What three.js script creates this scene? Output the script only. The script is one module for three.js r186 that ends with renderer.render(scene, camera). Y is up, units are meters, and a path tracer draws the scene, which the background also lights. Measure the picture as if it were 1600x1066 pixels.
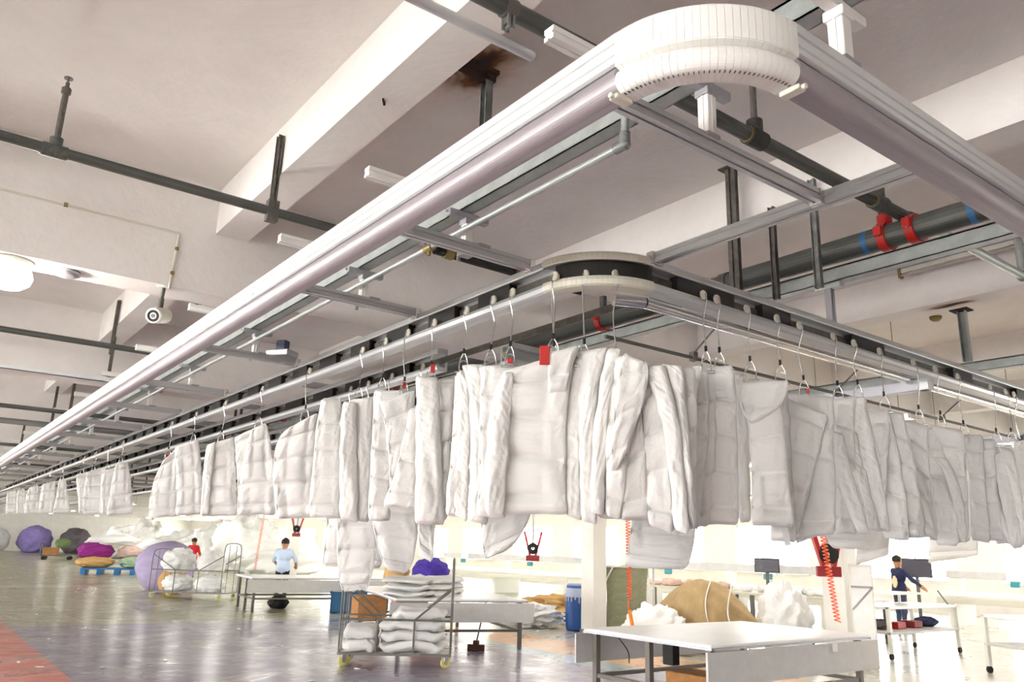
import * as THREE from 'three';
import { mergeGeometries } from 'three/addons/utils/BufferGeometryUtils.js';
import { RoundedBoxGeometry } from 'three/addons/geometries/RoundedBoxGeometry.js';
import { RectAreaLightUniformsLib } from 'three/addons/lights/RectAreaLightUniformsLib.js';
import { MarchingCubes } from 'three/addons/objects/MarchingCubes.js';
import { createNoise3D } from 'simplex-noise';

// ------------------------------------------------------------------ camera, sky, large lights, exposure
const scene = new THREE.Scene();
const D2R = Math.PI / 180;
const camera = new THREE.PerspectiveCamera(2 * Math.atan(533 / 1240) / D2R, 1600 / 1066, 0.05, 400);
camera.position.set(0, 1.6, 0);
camera.rotation.set(14.77 * D2R, 53.24 * D2R, 1.753 * D2R, 'YXZ');
scene.add(camera);
const renderer = new THREE.WebGLRenderer({ antialias: true });
renderer.toneMapping = THREE.LinearToneMapping;
renderer.toneMappingExposure = 1.12;
renderer.shadowMap.enabled = true;
RectAreaLightUniformsLib.init();
scene.background = new THREE.Color(1, 0.985, 0.96);       // bright overcast sky outside the windows
scene.backgroundIntensity = 20;
const LAMP = 31;                                            // radiance of a lit tube batten
const LAMP_COLOR = new THREE.Color(1.0, 0.975, 0.92);

// ------------------------------------------------------------------ helpers
let seed = 7;
const rnd = () => { seed = (seed * 1664525 + 1013904223) >>> 0; return seed / 4294967296; };
const noise = createNoise3D(() => { return rnd(); });
const V = (x, y, z) => new THREE.Vector3(x, y, z);
const used = {};
function numbered(n) { if (!(n in used)) { used[n] = 0; return n; } used[n]++; return n + '_' + String(used[n]).padStart(3, '0'); }
function tag(o, label, category, group, kind) {
  if (label) o.userData.label = label;
  if (category) o.userData.category = category;
  if (group) o.userData.group = group;
  if (kind) o.userData.kind = kind;
  return o;
}
function shade(o) { o.traverse((c) => { if (c.isMesh) { c.castShadow = true; c.receiveShadow = true; } }); return o; }
function thing(name, label, category, pos = [0, 0, 0], turn = 0, group) {
  const g = new THREE.Group(); g.name = numbered(name); g.position.set(...pos); g.rotation.y = turn;
  scene.add(g); return tag(g, label, category, group);
}
function mesh(name, geo, mat, parent) {
  const g = Array.isArray(geo) ? merge(geo) : geo;
  const m = new THREE.Mesh(g, mat); m.name = parent ? name : numbered(name); m.castShadow = m.receiveShadow = true;
  (parent || scene).add(m); return m;
}
function merge(list) {
  const l = list.map((g) => { const h = g.index ? g.toNonIndexed() : g; for (const k of Object.keys(h.attributes)) if (!['position', 'normal', 'uv'].includes(k)) h.deleteAttribute(k); if (!h.attributes.uv) h.setAttribute('uv', new THREE.BufferAttribute(new Float32Array(h.attributes.position.count * 2), 2)); return h; });
  return mergeGeometries(l);
}
// box given by its min and max corners; uv in metres
function bx(x0, y0, z0, x1, y1, z1, bevel = 0) {
  const w = Math.abs(x1 - x0), h = Math.abs(y1 - y0), d = Math.abs(z1 - z0);
  const g = bevel ? new RoundedBoxGeometry(w, h, d, 2, bevel) : new THREE.BoxGeometry(w, h, d);
  g.translate((x0 + x1) / 2, (y0 + y1) / 2, (z0 + z1) / 2);
  return metre(g);
}
function metre(g) {
  const p = g.attributes.position, n = g.attributes.normal, uv = g.attributes.uv;
  for (let i = 0; i < p.count; i++) {
    const ax = Math.abs(n.getX(i)), ay = Math.abs(n.getY(i)), az = Math.abs(n.getZ(i));
    if (ay >= ax && ay >= az) uv.setXY(i, p.getX(i), p.getZ(i)); else if (ax >= az) uv.setXY(i, p.getZ(i), p.getY(i)); else uv.setXY(i, p.getX(i), p.getY(i));
  }
  return g;
}
function tube(a, b, r, seg = 12, r2 = r) {                    // straight round bar between two points
  const A = V(...a), B = V(...b), d = B.clone().sub(A), L = d.length();
  const g = new THREE.CylinderGeometry(r2, r, L, seg, 1);
  g.applyQuaternion(new THREE.Quaternion().setFromUnitVectors(V(0, 1, 0), d.normalize()));
  g.translate((a[0] + b[0]) / 2, (a[1] + b[1]) / 2, (a[2] + b[2]) / 2);
  return g;
}
function bar(a, b, w, h) {                                   // rectangular bar between two points, h measured upwards
  const A = V(...a), B = V(...b), d = B.clone().sub(A), L = d.length(); d.normalize();
  const g = new THREE.BoxGeometry(w, h, L);
  let up = Math.abs(d.y) > 0.95 ? V(1, 0, 0) : V(0, 1, 0);
  const x = up.clone().cross(d).normalize(); up = d.clone().cross(x);
  g.applyMatrix4(new THREE.Matrix4().makeBasis(x, up, d));
  g.translate((a[0] + b[0]) / 2, (a[1] + b[1]) / 2, (a[2] + b[2]) / 2);
  return g;
}
function wire(pts, r, seg = 6, div = 24) { return new THREE.TubeGeometry(new THREE.CatmullRomCurve3(pts.map((p) => V(...p)), false, 'centripetal'), div, r, seg); }
function lathe(pts, seg = 24) { return new THREE.LatheGeometry(pts.map((p) => new THREE.Vector2(...p)), seg); }
// profile [[n, y]...] (closed, n = sideways) swept along stations [x, z, nx, nz]
function sweep(profile, stations, y0 = 0) {
  const pos = [], uv = [], m = profile.length, k = stations.length; let run = 0;
  const P = (s, p) => [s[0] + s[2] * p[0], y0 + p[1], s[1] + s[3] * p[0]];
  const quad = (a, b, c, d, ua, ub, va, vb) => { pos.push(...a, ...b, ...c, ...a, ...c, ...d); uv.push(ua, va, ua, vb, ub, vb, ua, va, ub, vb, ub, va); };
  for (let i = 0; i < k - 1; i++) {
    const l = Math.hypot(stations[i + 1][0] - stations[i][0], stations[i + 1][1] - stations[i][1]); let per = 0;
    for (let j = 0; j < m; j++) {
      const p = profile[j], q = profile[(j + 1) % m], e = Math.hypot(q[0] - p[0], q[1] - p[1]);
      quad(P(stations[i], p), P(stations[i], q), P(stations[i + 1], q), P(stations[i + 1], p), run, run + l, per, per + e); per += e;
    }
    run += l;
  }
  const tri = THREE.ShapeUtils.triangulateShape(profile.map((p) => new THREE.Vector2(...p)), []);
  for (const end of [0, k - 1]) for (const t of tri) for (const i of (end ? t : [t[0], t[2], t[1]])) { pos.push(...P(stations[end], profile[i])); uv.push(profile[i][0], profile[i][1]); }
  const g = new THREE.BufferGeometry();
  g.setAttribute('position', new THREE.Float32BufferAttribute(pos, 3)); g.setAttribute('uv', new THREE.Float32BufferAttribute(uv, 2));
  g.computeVertexNormals(); return g;
}
function arc(cx, cz, r, a0, a1, n) { const s = []; for (let i = 0; i <= n; i++) { const a = a0 + (a1 - a0) * i / n; s.push([cx + r * Math.cos(a), cz + r * Math.sin(a), Math.cos(a), Math.sin(a)]); } return s; }
function soft(g) { g.deleteAttribute('normal'); g.computeVertexNormals(); return g; }
// indexed surface from a function of (u, v) in [0,1]
function surf(f, nu, nv, closeU = false) {
  const pos = [], uv = [], idx = [];
  const cols = closeU ? nu : nu + 1;
  for (let j = 0; j <= nv; j++) for (let i = 0; i < cols; i++) { const p = f(i / nu, j / nv); pos.push(p[0], p[1], p[2]); uv.push(p[3] ?? i / nu, p[4] ?? j / nv); }
  for (let j = 0; j < nv; j++) for (let i = 0; i < nu; i++) { const a = j * cols + i, b = j * cols + (i + 1) % cols, c = a + cols, d = b + cols; idx.push(a, b, d, a, d, c); }
  const g = new THREE.BufferGeometry();
  g.setAttribute('position', new THREE.Float32BufferAttribute(pos, 3)); g.setAttribute('uv', new THREE.Float32BufferAttribute(uv, 2));
  g.setIndex(idx); g.computeVertexNormals(); return g;
}
// ------------------------------------------------------------------ procedural textures
function tex(n, f, srgb = true) {
  const d = new Uint8Array(n * n * 4);
  for (let y = 0; y < n; y++) for (let x = 0; x < n; x++) { const c = f(x / n, y / n), i = (y * n + x) * 4; d[i] = c[0]; d[i + 1] = c[1]; d[i + 2] = c[2]; d[i + 3] = c[3] ?? 255; }
  const t = new THREE.DataTexture(d, n, n); t.wrapS = t.wrapT = THREE.RepeatWrapping; t.magFilter = THREE.LinearFilter; t.minFilter = THREE.LinearMipmapLinearFilter; t.generateMipmaps = true;
  if (srgb) t.colorSpace = THREE.SRGBColorSpace; t.needsUpdate = true; return t;
}
const TAU = Math.PI * 2;
function tile(u, v, f, s = 0) { const a = u * TAU, b = v * TAU, R = f / TAU; return noise(Math.cos(a) * R + s, Math.sin(a) * R + Math.cos(b) * R * 0.7, Math.sin(b) * R + s * 1.7); }
const clampc = (x) => Math.max(0, Math.min(255, x));
function mottled(base, amp, tint = [1, 1, 1], n = 256, s = 0) {
  return tex(n, (u, v) => { const k = tile(u, v, 4, s) * 0.5 + tile(u, v, 11, s + 3) * 0.3 + tile(u, v, 37, s + 9) * 0.2; return base.map((b, i) => clampc(b + k * amp * tint[i])); });
}
function rep(t, sx, sy = sx) { const c = t.clone(); c.repeat.set(sx, sy); c.needsUpdate = true; return c; }
const bumpFine = tex(256, (u, v) => { const k = 128 + 60 * tile(u, v, 14, 2) + 50 * tile(u, v, 40, 5); return [k, k, k]; }, false);
const S = (o) => new THREE.MeshStandardMaterial(o), PH = (o) => new THREE.MeshPhysicalMaterial(o);
const M = {
  plaster: S({ map: rep(mottled([233, 228, 224], 7, [1, 1.05, 1.1]), 0.25), roughness: 0.88, bumpMap: rep(bumpFine, 0.6), bumpScale: 0.003 }),
  wall: S({ map: rep(mottled([236, 233, 226], 8), 0.2), roughness: 0.85 }),
  alu: S({ color: '#c6c8c9', metalness: 0.55, roughness: 0.34 }),
  aluSatin: S({ color: '#e0e2e2', metalness: 0.2, roughness: 0.34 }),
  mauve: S({ color: '#9f989d', metalness: 0.3, roughness: 0.4 }),
  aluDark: S({ color: '#a7a6ab', metalness: 0.5, roughness: 0.42 }),
  whitePlastic: PH({ color: '#f3f2ee', roughness: 0.36, clearcoat: 0.3, clearcoatRoughness: 0.3 }),
  creamPlastic: S({ color: '#d8d5c6', roughness: 0.45 }),
  chrome: S({ color: '#d9d9d8', metalness: 0.95, roughness: 0.16 }),
  galv: S({ map: rep(mottled([166, 172, 169], 14), 2), metalness: 0.45, roughness: 0.42 }),
  galvDark: S({ map: rep(mottled([128, 130, 128], 34), 2), metalness: 0.4, roughness: 0.5 }),
  pipeGrey: S({ map: rep(mottled([84, 86, 82], 30, [1, 1, 1], 256, 4), 2), metalness: 0.35, roughness: 0.55 }),
  pipeBlack: S({ map: rep(mottled([44, 44, 42], 22, [1, 1, 1], 256, 8), 2), roughness: 0.6, metalness: 0.2 }),
  steelDark: S({ map: rep(mottled([94, 90, 84], 26, [1, 1, 1], 256, 6), 3), roughness: 0.6, metalness: 0.35 }),
  rust: S({ map: rep(mottled([44, 29, 18], 26, [1, 0.8, 0.5], 256, 12), 6), roughness: 0.95 }),
  brass: S({ color: '#8a7a4c', roughness: 0.5, metalness: 0.6 }),
  black: S({ color: '#141312', roughness: 0.75 }),
  chain: S({ color: '#1a1715', roughness: 0.6 }),
  red: S({ color: '#b3201c', roughness: 0.4 }),
  redDark: S({ color: '#8c1d24', roughness: 0.5 }),
  blue: S({ color: '#2a5f8f', roughness: 0.5 }),
  quilt: PH({ color: '#e9e8e5', roughness: 0.92, sheen: 0.25, sheenRoughness: 0.6, sheenColor: new THREE.Color(1, 1, 1), bumpMap: rep(bumpFine, 3, 3), bumpScale: 0.0016 }),
  wadding: S({ color: '#f4f4f2', roughness: 1 }),
  board: S({ map: rep(mottled([246, 246, 244], 6), 1), roughness: 0.35 }),
  boardSide: S({ map: rep(mottled([208, 206, 203], 8), 1), roughness: 0.6 }),
  tableSteel: S({ color: '#6c6862', roughness: 0.5, metalness: 0.3 }),
  carton: S({ map: rep(mottled([172, 122, 74], 18), 2), roughness: 0.9 }),
  cartonPale: S({ map: rep(mottled([222, 200, 178], 14), 2), roughness: 0.9 }),
  orange: S({ color: '#f2653a', roughness: 0.4 }),
  yellowWheel: S({ color: '#d9cf7e', roughness: 0.5 }),
  paint: S({ color: '#e9e7de', roughness: 0.5 }),
};
// ------------------------------------------------------------------ the hall
const X0 = -100, X1 = 9, ZB = -28, ZF = 13, SLAB = 4.62, BEAM = 4.2, GIRD = 3.65;
function struct(name, geo, mat, parent) { const m = mesh(name, geo, mat, parent); if (!parent) m.userData.kind = 'structure'; return m; }
function sgroup(name) { const g = new THREE.Group(); g.name = numbered(name); g.userData.kind = 'structure'; scene.add(g); return g; }
{
  const streak = (base, amp, s) => tex(512, (u, v) => { const k = tile(u, v, 5, s) * 0.5 + tile(u, v, 17, s + 2) * 0.35 + tile(u, v, 60, s + 4) * 0.25; const scuff = Math.max(0, tile(u, v, 30, s + 8) - 0.62) * 120; return base.map((b) => clampc(b + k * amp + scuff)); });
  const rough = tex(256, (u, v) => { const k = 118 + 46 * tile(u, v, 6, 31) + 30 * tile(u, v, 22, 37); return [k, k, k]; }, false);
  const fm = (base, amp, s, sx = 0.14) => PH({ map: rep(streak(base, amp, s), sx, sx), roughnessMap: rep(rough, 0.2), roughness: 0.75, clearcoat: 0.6, clearcoatRoughness: 0.2 });
  const grey = fm([146, 139, 160], 9, 20), green = fm([170, 168, 140], 10, 24), redp = fm([206, 118, 108], 10, 28), pale = fm([196, 191, 178], 12, 33), orange = fm([226, 180, 134], 9, 41), line = fm([190, 184, 180], 12, 47), aisle = fm([206, 204, 200], 9, 59), blue = fm([160, 176, 190], 12, 53);
  const f = sgroup('floor');
  const zone = (x0, x1, z0, z1, m, label) => { const o = mesh('painted_zone', bx(x0, -0.15, z0, x1, 0, z1), m, f); o.userData.label = label; };
  zone(X0, X1, -1.95, -0.7, redp, 'dull red floor stripe along the left aisle');
  zone(X0, X1, -0.7, ZF, aisle, 'pale grey floor of the left aisle');
  zone(-17.5, X1, -8.4, -1.95, grey, 'glossy grey purple floor paint');
  zone(-30.2, -17.5, ZB, -1.95, green, 'worn grey green floor paint');
  zone(-31.8, -30.2, ZB, -1.95, line, 'pale painted band across the aisle');
  zone(X0, -31.8, ZB, -1.95, green, 'worn grey green floor paint of the far aisle');
  zone(-17.5, X1, -9.0, -8.4, blue, 'pale blue painted floor strip');
  zone(-17.5, X1, -10.3, -9.0, orange, 'pale orange painted floor band');
  zone(-17.5, X1, ZB, -10.3, pale, 'pale cream floor of the work area');
}
struct('ceiling', bx(X0, SLAB, ZB, X1, SLAB + 0.18, ZF), M.plaster);
const GX = [6.2, -6.78, -11.9, -17.0, -22.1, -27.2, -32.3, -37.4, -42.5, -47.6, -57.8, -68, -78.2, -88.4];
const girders = GX.map((x) => struct('ceiling_girder', bx(x - 0.36, GIRD, ZB, x, SLAB, ZF), M.plaster));
const BZ = []; for (let z = -1.79 + 3.2 * 4; z > ZB; z -= 3.2) BZ.push(z);
for (const z of BZ) for (let i = 0; i < GX.length - 1; i++) struct('ceiling_beam', bx(GX[i + 1], BEAM, z - 0.28, GX[i] - 0.36, SLAB, z), M.plaster);
for (const z of BZ) struct('ceiling_beam', bx(GX[0], BEAM, z - 0.28, X1, SLAB, z), M.plaster);

// walls with ribbon windows; the glass is real, the bright sky stands behind it
const glassM = PH({ color: '#ffffff', transmission: 1, thickness: 0, roughness: 0, ior: 1.45 });
const frameM = S({ color: '#d6d4cc', roughness: 0.5 });
let winN = 0;
function windowWall(name, z, out, xs, y0, y1, wide) {
  const zi = z, zo = z + out * 0.25, lo = Math.min(zi, zo), hi = Math.max(zi, zo);
  const geos = [bx(X0, -0.15, lo, X1, y0, hi), bx(X0, y1, lo, X1, SLAB + 0.18, hi)];
  let last = X0;
  for (const x of xs) { geos.push(bx(last, y0, lo, x, y1, hi)); last = x + wide; }
  geos.push(bx(last, y0, lo, X1, y1, hi));
  struct(name, geos, M.wall);
  for (const x of xs) {
    const g = sgroup('window_' + (++winN)), zc = (zi + zo) / 2, n = 3, w = wide / n;
    mesh('window_frame', [bx(x, y0, zc - 0.03, x + wide, y0 + 0.05, zc + 0.03), bx(x, y1 - 0.05, zc - 0.03, x + wide, y1, zc + 0.03), bx(x, y0, zc - 0.03, x + 0.05, y1, zc + 0.03), bx(x + wide - 0.05, y0, zc - 0.03, x + wide, y1, zc + 0.03)], frameM, g);
    for (let i = 1; i < n; i++) mesh('mullion', bx(x + w * i - 0.02, y0 + 0.05, zc - 0.025, x + w * i + 0.02, y1 - 0.05, zc + 0.025), frameM, g);
    for (let i = 0; i < n; i++) mesh('pane', bx(x + w * i + (i ? 0.02 : 0.05), y0 + 0.05, zc - 0.003, x + w * (i + 1) - (i < n - 1 ? 0.02 : 0.05), y1 - 0.05, zc + 0.003), glassM, g);
    mesh('window_sill', bx(x, y0, out > 0 ? lo - 0.12 : hi - 0.01, x + wide, y0 + 0.03, out > 0 ? lo + 0.01 : hi + 0.12), frameM, g);
  }
}
const wx = []; for (let x = -98; x < 4; x += 5.1) wx.push(x);
windowWall('wall_right', ZB, -1, wx, 1.0, 2.9, 3.4);
windowWall('wall_left', ZF, 1, wx, 0.95, 3.55, 4.4);
struct('wall_far', bx(X0 - 0.25, -0.15, ZB - 0.25, X0, SLAB + 0.18, ZF + 0.25), M.wall);
struct('wall_near', bx(X1, -0.15, ZB - 0.25, X1 + 0.25, SLAB + 0.18, ZF + 0.25), M.wall);
// columns
const skirtM = S({ color: '#77746f', roughness: 0.7 });
function column(x, z, w, label) {
  const g = sgroup('column'); g.userData.label = label;
  mesh('shaft', bx(x - w / 2, 0.12, z - w / 2, x + w / 2, BEAM, z + w / 2, 0.02), M.wall, g);
  mesh('skirting', bx(x - w / 2 - 0.01, 0, z - w / 2 - 0.01, x + w / 2 + 0.01, 0.16, z + w / 2 + 0.01), skirtM, g);
}
column(-12.05, -11.2, 0.36, 'white square column beside the blue drum');
column(-7.8, -12.9, 0.42, 'white square column behind the large table');
column(-32.48, -13.2, 0.5, 'white square column far down the hall');

// ------------------------------------------------------------------ lamps
const tubeGlow = S({ color: '#ffffff', emissive: LAMP_COLOR, emissiveIntensity: 5 });
function batten(x, y, z, along, lit, label, top) {                 // twin tube batten hung from the slab
  const L = 1.5, g = thing('tube_lamp', label, 'lamp', [x, y, z], along ? 0 : Math.PI / 2, lit ? 'lit tube lamps over the work area' : undefined);
  mesh('housing', bx(-L / 2, 0.03, -0.13, L / 2, 0.08, 0.13, 0.012), M.paint, g);
  for (const e of [-1, 1]) mesh('tube', tube([-L / 2 + 0.04, 0.005, e * 0.07], [L / 2 - 0.04, 0.005, e * 0.07], 0.016), tubeGlow, g);
  for (const e of [-1, 1]) mesh('end_cap', bx(e * (L / 2 - 0.02) - 0.02, -0.02, -0.12, e * (L / 2 - 0.02) + 0.02, 0.05, 0.12), M.paint, g);
  for (const e of [-1, 1]) mesh('suspension_wire', tube([e * (L / 2 - 0.2), 0.08, 0], [e * (L / 2 - 0.2), top - y, 0], 0.004, 5), M.steelDark, g);
  const l = new THREE.RectAreaLight(LAMP_COLOR, LAMP, L - 0.1, 0.26); l.position.set(0, -0.03, 0); l.rotation.x = -Math.PI / 2; g.add(l);
}
{
  const rows = [-9.6, -12.9, -16.8, -20.0, -23.2], row = ['nearest', 'second', 'third', 'fourth', 'fifth'];
  const cols = [-2, -5.4, -9.4, -14.4, -19.5, -24.6, -29.8, -34.8, -40, -45, -52, -62, -72], nth = ['first', 'second', 'third', 'fourth', 'fifth', 'sixth', 'seventh', 'eighth', 'ninth', 'tenth', 'eleventh', 'twelfth', 'thirteenth'];
  rows.forEach((z, i) => cols.forEach((x, j) => batten(x, 3.3, z, true, true, `lit tube lamp, ${nth[j]} from the near end in the ${row[i]} row over the work area`, SLAB)));
  // aisle lamps further down, on the left of the conveyor
  [-9.2, -14.6, -24.8, -34.9, -45, -55, -65, -75].forEach((x, j) => batten(x, 3.5, 3.4, true, true, `lit tube lamp over the left aisle, ${nth[j]} from the near end`, SLAB));
}
{ // round lamp under the first girder, at the left edge of the picture
  const g = thing('bulkhead_lamp', 'glaring round lamp under the first ceiling girder', 'lamp', [-6.96, GIRD, -0.36]);
  mesh('lamp_body', lathe([[0.001, 0], [0.15, 0], [0.155, -0.02], [0.15, -0.05], [0.12, -0.055], [0.001, -0.055]], 32), M.paint, g);
  mesh('diffuser', lathe([[0.11, -0.05], [0.15, -0.08], [0.165, -0.13], [0.15, -0.18], [0.1, -0.22], [0.04, -0.235], [0.001, -0.237]], 32), S({ color: '#fff', emissive: LAMP_COLOR, emissiveIntensity: 9 }), g);
  const l = new THREE.PointLight(LAMP_COLOR, 6, 0, 2); l.position.set(0, -0.14, 0); l.castShadow = true; l.shadow.radius = 5; g.add(l);
  const s = thing('sprinkler_cover', 'flat grey disc beside the glaring lamp', 'fitting', [-6.96, GIRD, -0.74]);
  mesh('cover', lathe([[0.001, 0], [0.1, 0], [0.1, -0.03], [0.06, -0.045], [0.001, -0.045]], 24), M.aluDark, s);
}
{ // dark tube lamp along the top of the third beam
  const g = thing('tube_lamp', 'unlit tube lamp under the ceiling beside the blue banded pipe', 'lamp', [-3.3, SLAB, -8.07]);
  mesh('housing', bx(-0.62, -0.05, -0.03, 0.62, 0, 0.03, 0.008), M.paint, g);
  mesh('tube', tube([-0.6, -0.075, 0.02], [0.6, -0.075, 0.02], 0.014), S({ color: '#b5aaa4', roughness: 0.4 }), g);
  mesh('lamp_holder', bx(-0.63, -0.1, -0.02, -0.6, 0, 0.04), M.brass, g); mesh('lamp_holder', bx(0.6, -0.1, -0.02, 0.63, 0, 0.04), M.brass, g);
}
// ------------------------------------------------------------------ the overhead conveyor
const YR = 3.05;                                               // underside of the tracks
// closed back: flat ribbed face above, round tube below
const arcPts = (cx, cy, r, a0, a1, n) => { const o = []; for (let i = 0; i <= n; i++) { const a = (a0 + (a1 - a0) * i / n) * D2R; o.push([cx + r * Math.cos(a), cy + r * Math.sin(a)]); } return o; };
const faceP = [[0.036, 0.228], [0.044, 0.22], [0.044, 0.186], [0.037, 0.183], [0.037, 0.177], [0.044, 0.174], [0.044, 0.143], [0.037, 0.14], [0.037, 0.133], [0.044, 0.13], [0.044, 0.115], [0.052, 0.111], [0.052, 0.101], [0.04, 0.098], [-0.03, 0.098], [-0.03, 0.15], [-0.046, 0.155], [-0.046, 0.22], [-0.04, 0.228]];
const tubeP = [[-0.03, 0.097], [0.036, 0.097], ...arcPts(0, 0.056, 0.052, 52, -95, 14), [-0.025, 0.002], [-0.03, 0.012], [-0.046, 0.012], [-0.046, 0.04], [-0.03, 0.045]];
// open side: upper lip, chain slot, lower lip
const openP = [[-0.055, 0.19], [-0.055, 0.0], [-0.045, -0.004], [0.03, -0.004], [0.042, 0.004], [0.045, 0.03], [0.04, 0.05], [0.03, 0.054], [0.026, 0.05], [0.02, 0.03], [-0.03, 0.03], [-0.03, 0.15], [0.02, 0.15], [0.03, 0.143], [0.045, 0.142], [0.05, 0.15], [0.05, 0.172], [0.046, 0.175], [0.046, 0.182], [0.04, 0.19]];
const openCurveP = openP.map(([n, y]) => [n * 1.12 + (n > 0 ? 0.004 : -0.004), y * 1.03]);
const curveP0 = [[0.05, 0.272], [0.06, 0.268], [0.066, 0.258], [0.068, 0.2], [0.068, 0.115], [0.0655, 0.112], [0.0655, 0.108], ...arcPts(0.013, 0.047, 0.055, 66, -90, 14), [-0.05, -0.01], [-0.06, 0.0], [-0.06, 0.05], [-0.04, 0.06], [-0.04, 0.17], [-0.06, 0.18], [-0.06, 0.262], [-0.05, 0.272]];
const curveP = curveP0.map(([n, y]) => [n * (n > 0 ? 0.74 : 0.85), y * 0.8 + 0.003]);
function strand(name, label, zA, xB, rad, xEnd, zEnd, profiles, curveProfile, curveM, segs) {
  const g = thing(name, label, 'conveyor track');
  const xc = xB - rad, zc = zA - rad;                            // centre of the bend
  const lensA = [xc, -7.4, -14, -24, -40, xEnd], lensB = [zc, -7.2, -13, -20, zEnd];
  for (let i = 0; i < lensA.length - 1; i++) for (const [nm, profile, straightM] of profiles) mesh(nm, sweep(profile, [[lensA[i + 1] + (i < lensA.length - 2 ? 0.004 : 0), zA, 0, 1], [lensA[i], zA, 0, 1]], YR), straightM, g);
  for (let i = 0; i < lensB.length - 1; i++) for (const [nm, profile, straightM] of profiles) mesh(nm, sweep(profile, [[xB, lensB[i], 1, 0], [xB, lensB[i + 1] + (i < lensB.length - 2 ? 0.004 : 0), 1, 0]], YR), straightM, g);
  const step = (Math.PI / 2) / segs, gap = 0.0013;
  for (let i = 0; i < segs; i++) mesh('curve_segment', soft3(sweep(curveProfile, arc(xc, zc, rad, Math.PI / 2 - step * i - gap, Math.PI / 2 - step * (i + 1) + gap, 2), YR)), curveM, g);
  mesh('curve_core', soft3(sweep(curveProfile.map(([n, y]) => [n * 0.93, 0.128 + (y - 0.128) * 0.97]), arc(xc, zc, rad, Math.PI / 2, 0, 24), YR)), curveM === M.whitePlastic ? M.creamPlastic : M.aluDark, g);
  return g;
}
function soft3(g) { return g; }
const outer = strand('conveyor_track', 'near aluminium conveyor track with the large white ribbed corner', -1.66, -1.28, 0.36, -95, -26, [['rail_face', faceP, M.aluSatin], ['rail_tube', tubeP, M.mauve]], curveP, M.whitePlastic, 26);
{ // clamps where the curve meets the rails, joint strips and slots under the curve
  for (const [x, z, t] of [[-1.655, -1.66, 0], [-1.28, -2.035, Math.PI / 2]]) {
    const c = mesh('joint_clamp', [bx(-0.02, -0.02, -0.03, 0.02, -0.002, 0.045, 0.006), tube([0, -0.012, 0.045], [0, -0.012, 0.058], 0.009)], M.creamPlastic, outer); c.position.set(x, YR, z); c.rotation.y = t;
  }
  const slots = []; for (let i = 1; i < 38; i++) { const a = Math.PI / 2 * i / 38, s = bx(-0.006, -0.002, -0.0016, 0.006, 0.0008, 0.0016); s.rotateY(-a); s.translate(-1.64 + 0.378 * Math.cos(a), YR - 0.0055, -2.02 + 0.378 * Math.sin(a)); slots.push(s); }
  tag(mesh('slot_row', slots, M.steelDark, outer), 'row of dark slots under the white corner', null, null, 'stuff');
  for (const x of [-5.1, -8.6, -13]) mesh('joint_strip', bx(x - 0.06, YR + 0.115, -1.617, x + 0.06, YR + 0.215, -1.613), M.whitePlastic, outer);
}
const inner = strand('conveyor_track', 'inner conveyor track carrying the hooks of the hanging quilts', -2.8, -3.0, 0.4, -95, -26, [['straight_rail', openP, M.alu]], openCurveP, M.creamPlastic, 24);
function chainCovers(parent, zA, xB, xs, zs) {
  for (const [a, b] of xs) mesh('chain_cover', bx(a, YR + 0.052, zA - 0.028, b, YR + 0.145, zA + 0.03), M.chain, parent);
  for (const [a, b] of zs) mesh('chain_cover', bx(xB - 0.028, YR + 0.052, a, xB + 0.03, YR + 0.145, b), M.chain, parent);
  const run = [];
  run.push(bx(-60, YR + 0.07, zA - 0.028, xs.length ? -3.4 : -60, YR + 0.12, zA - 0.012));
  if (zs.length) run.push(bx(xB - 0.028, YR + 0.07, -25, xB - 0.012, YR + 0.12, -3.2));
  mesh('chain', run, M.steelDark, parent);
}
{
  const xs = [], zs = [];
  for (let x = -3.75; x > -32; x -= 0.62) xs.push([x - 0.34, x]);
  for (const [a, b] of [[-3.95, -3.42], [-4.55, -4.24], [-5.75, -5.3], [-7.2, -6.85], [-8.7, -8.1], [-10.5, -9.8], [-12.5, -11.8]]) zs.push([a, b]);
  chainCovers(inner, -2.8, -3.0, xs, zs);
  mesh('chain_cover', sweep([[-0.028, 0.052], [0.03, 0.052], [0.03, 0.145], [-0.028, 0.145]], arc(-3.4, -3.2, 0.4, Math.PI * 0.44, -0.02, 16), YR), M.chain, inner);
  mesh('lower_tube', [tube([-3.12, YR - 0.012, -3.3], [-3.12, YR - 0.012, -25], 0.034, 16), tube([-3.12, YR - 0.012, -3.3], [-3.2, YR - 0.012, -3.12], 0.034, 16)], M.chrome, inner);
}
const farTrack = thing('conveyor_track', 'further conveyor track with black chain, behind the hanging quilts', 'conveyor track');
mesh('straight_rail', sweep(openP, [[-95, -3.45, 0, 1], [-5.6, -3.45, 0, 1]], YR), M.alu, farTrack);
chainCovers(farTrack, -3.45, 0, (() => { const o = []; for (let x = -6.1; x > -26; x -= 0.8) o.push([x - 0.5, x]); return o; })(), []);
farTrack.children[farTrack.children.length - 1].visible = true;
const backTrack = thing('conveyor_track', 'back conveyor track parallel to the right run, behind the quilts', 'conveyor track');
mesh('straight_rail', sweep(openP, [[-5.05, -3.7, 1, 0], [-5.05, -26, 1, 0]], YR), M.alu, backTrack);

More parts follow.
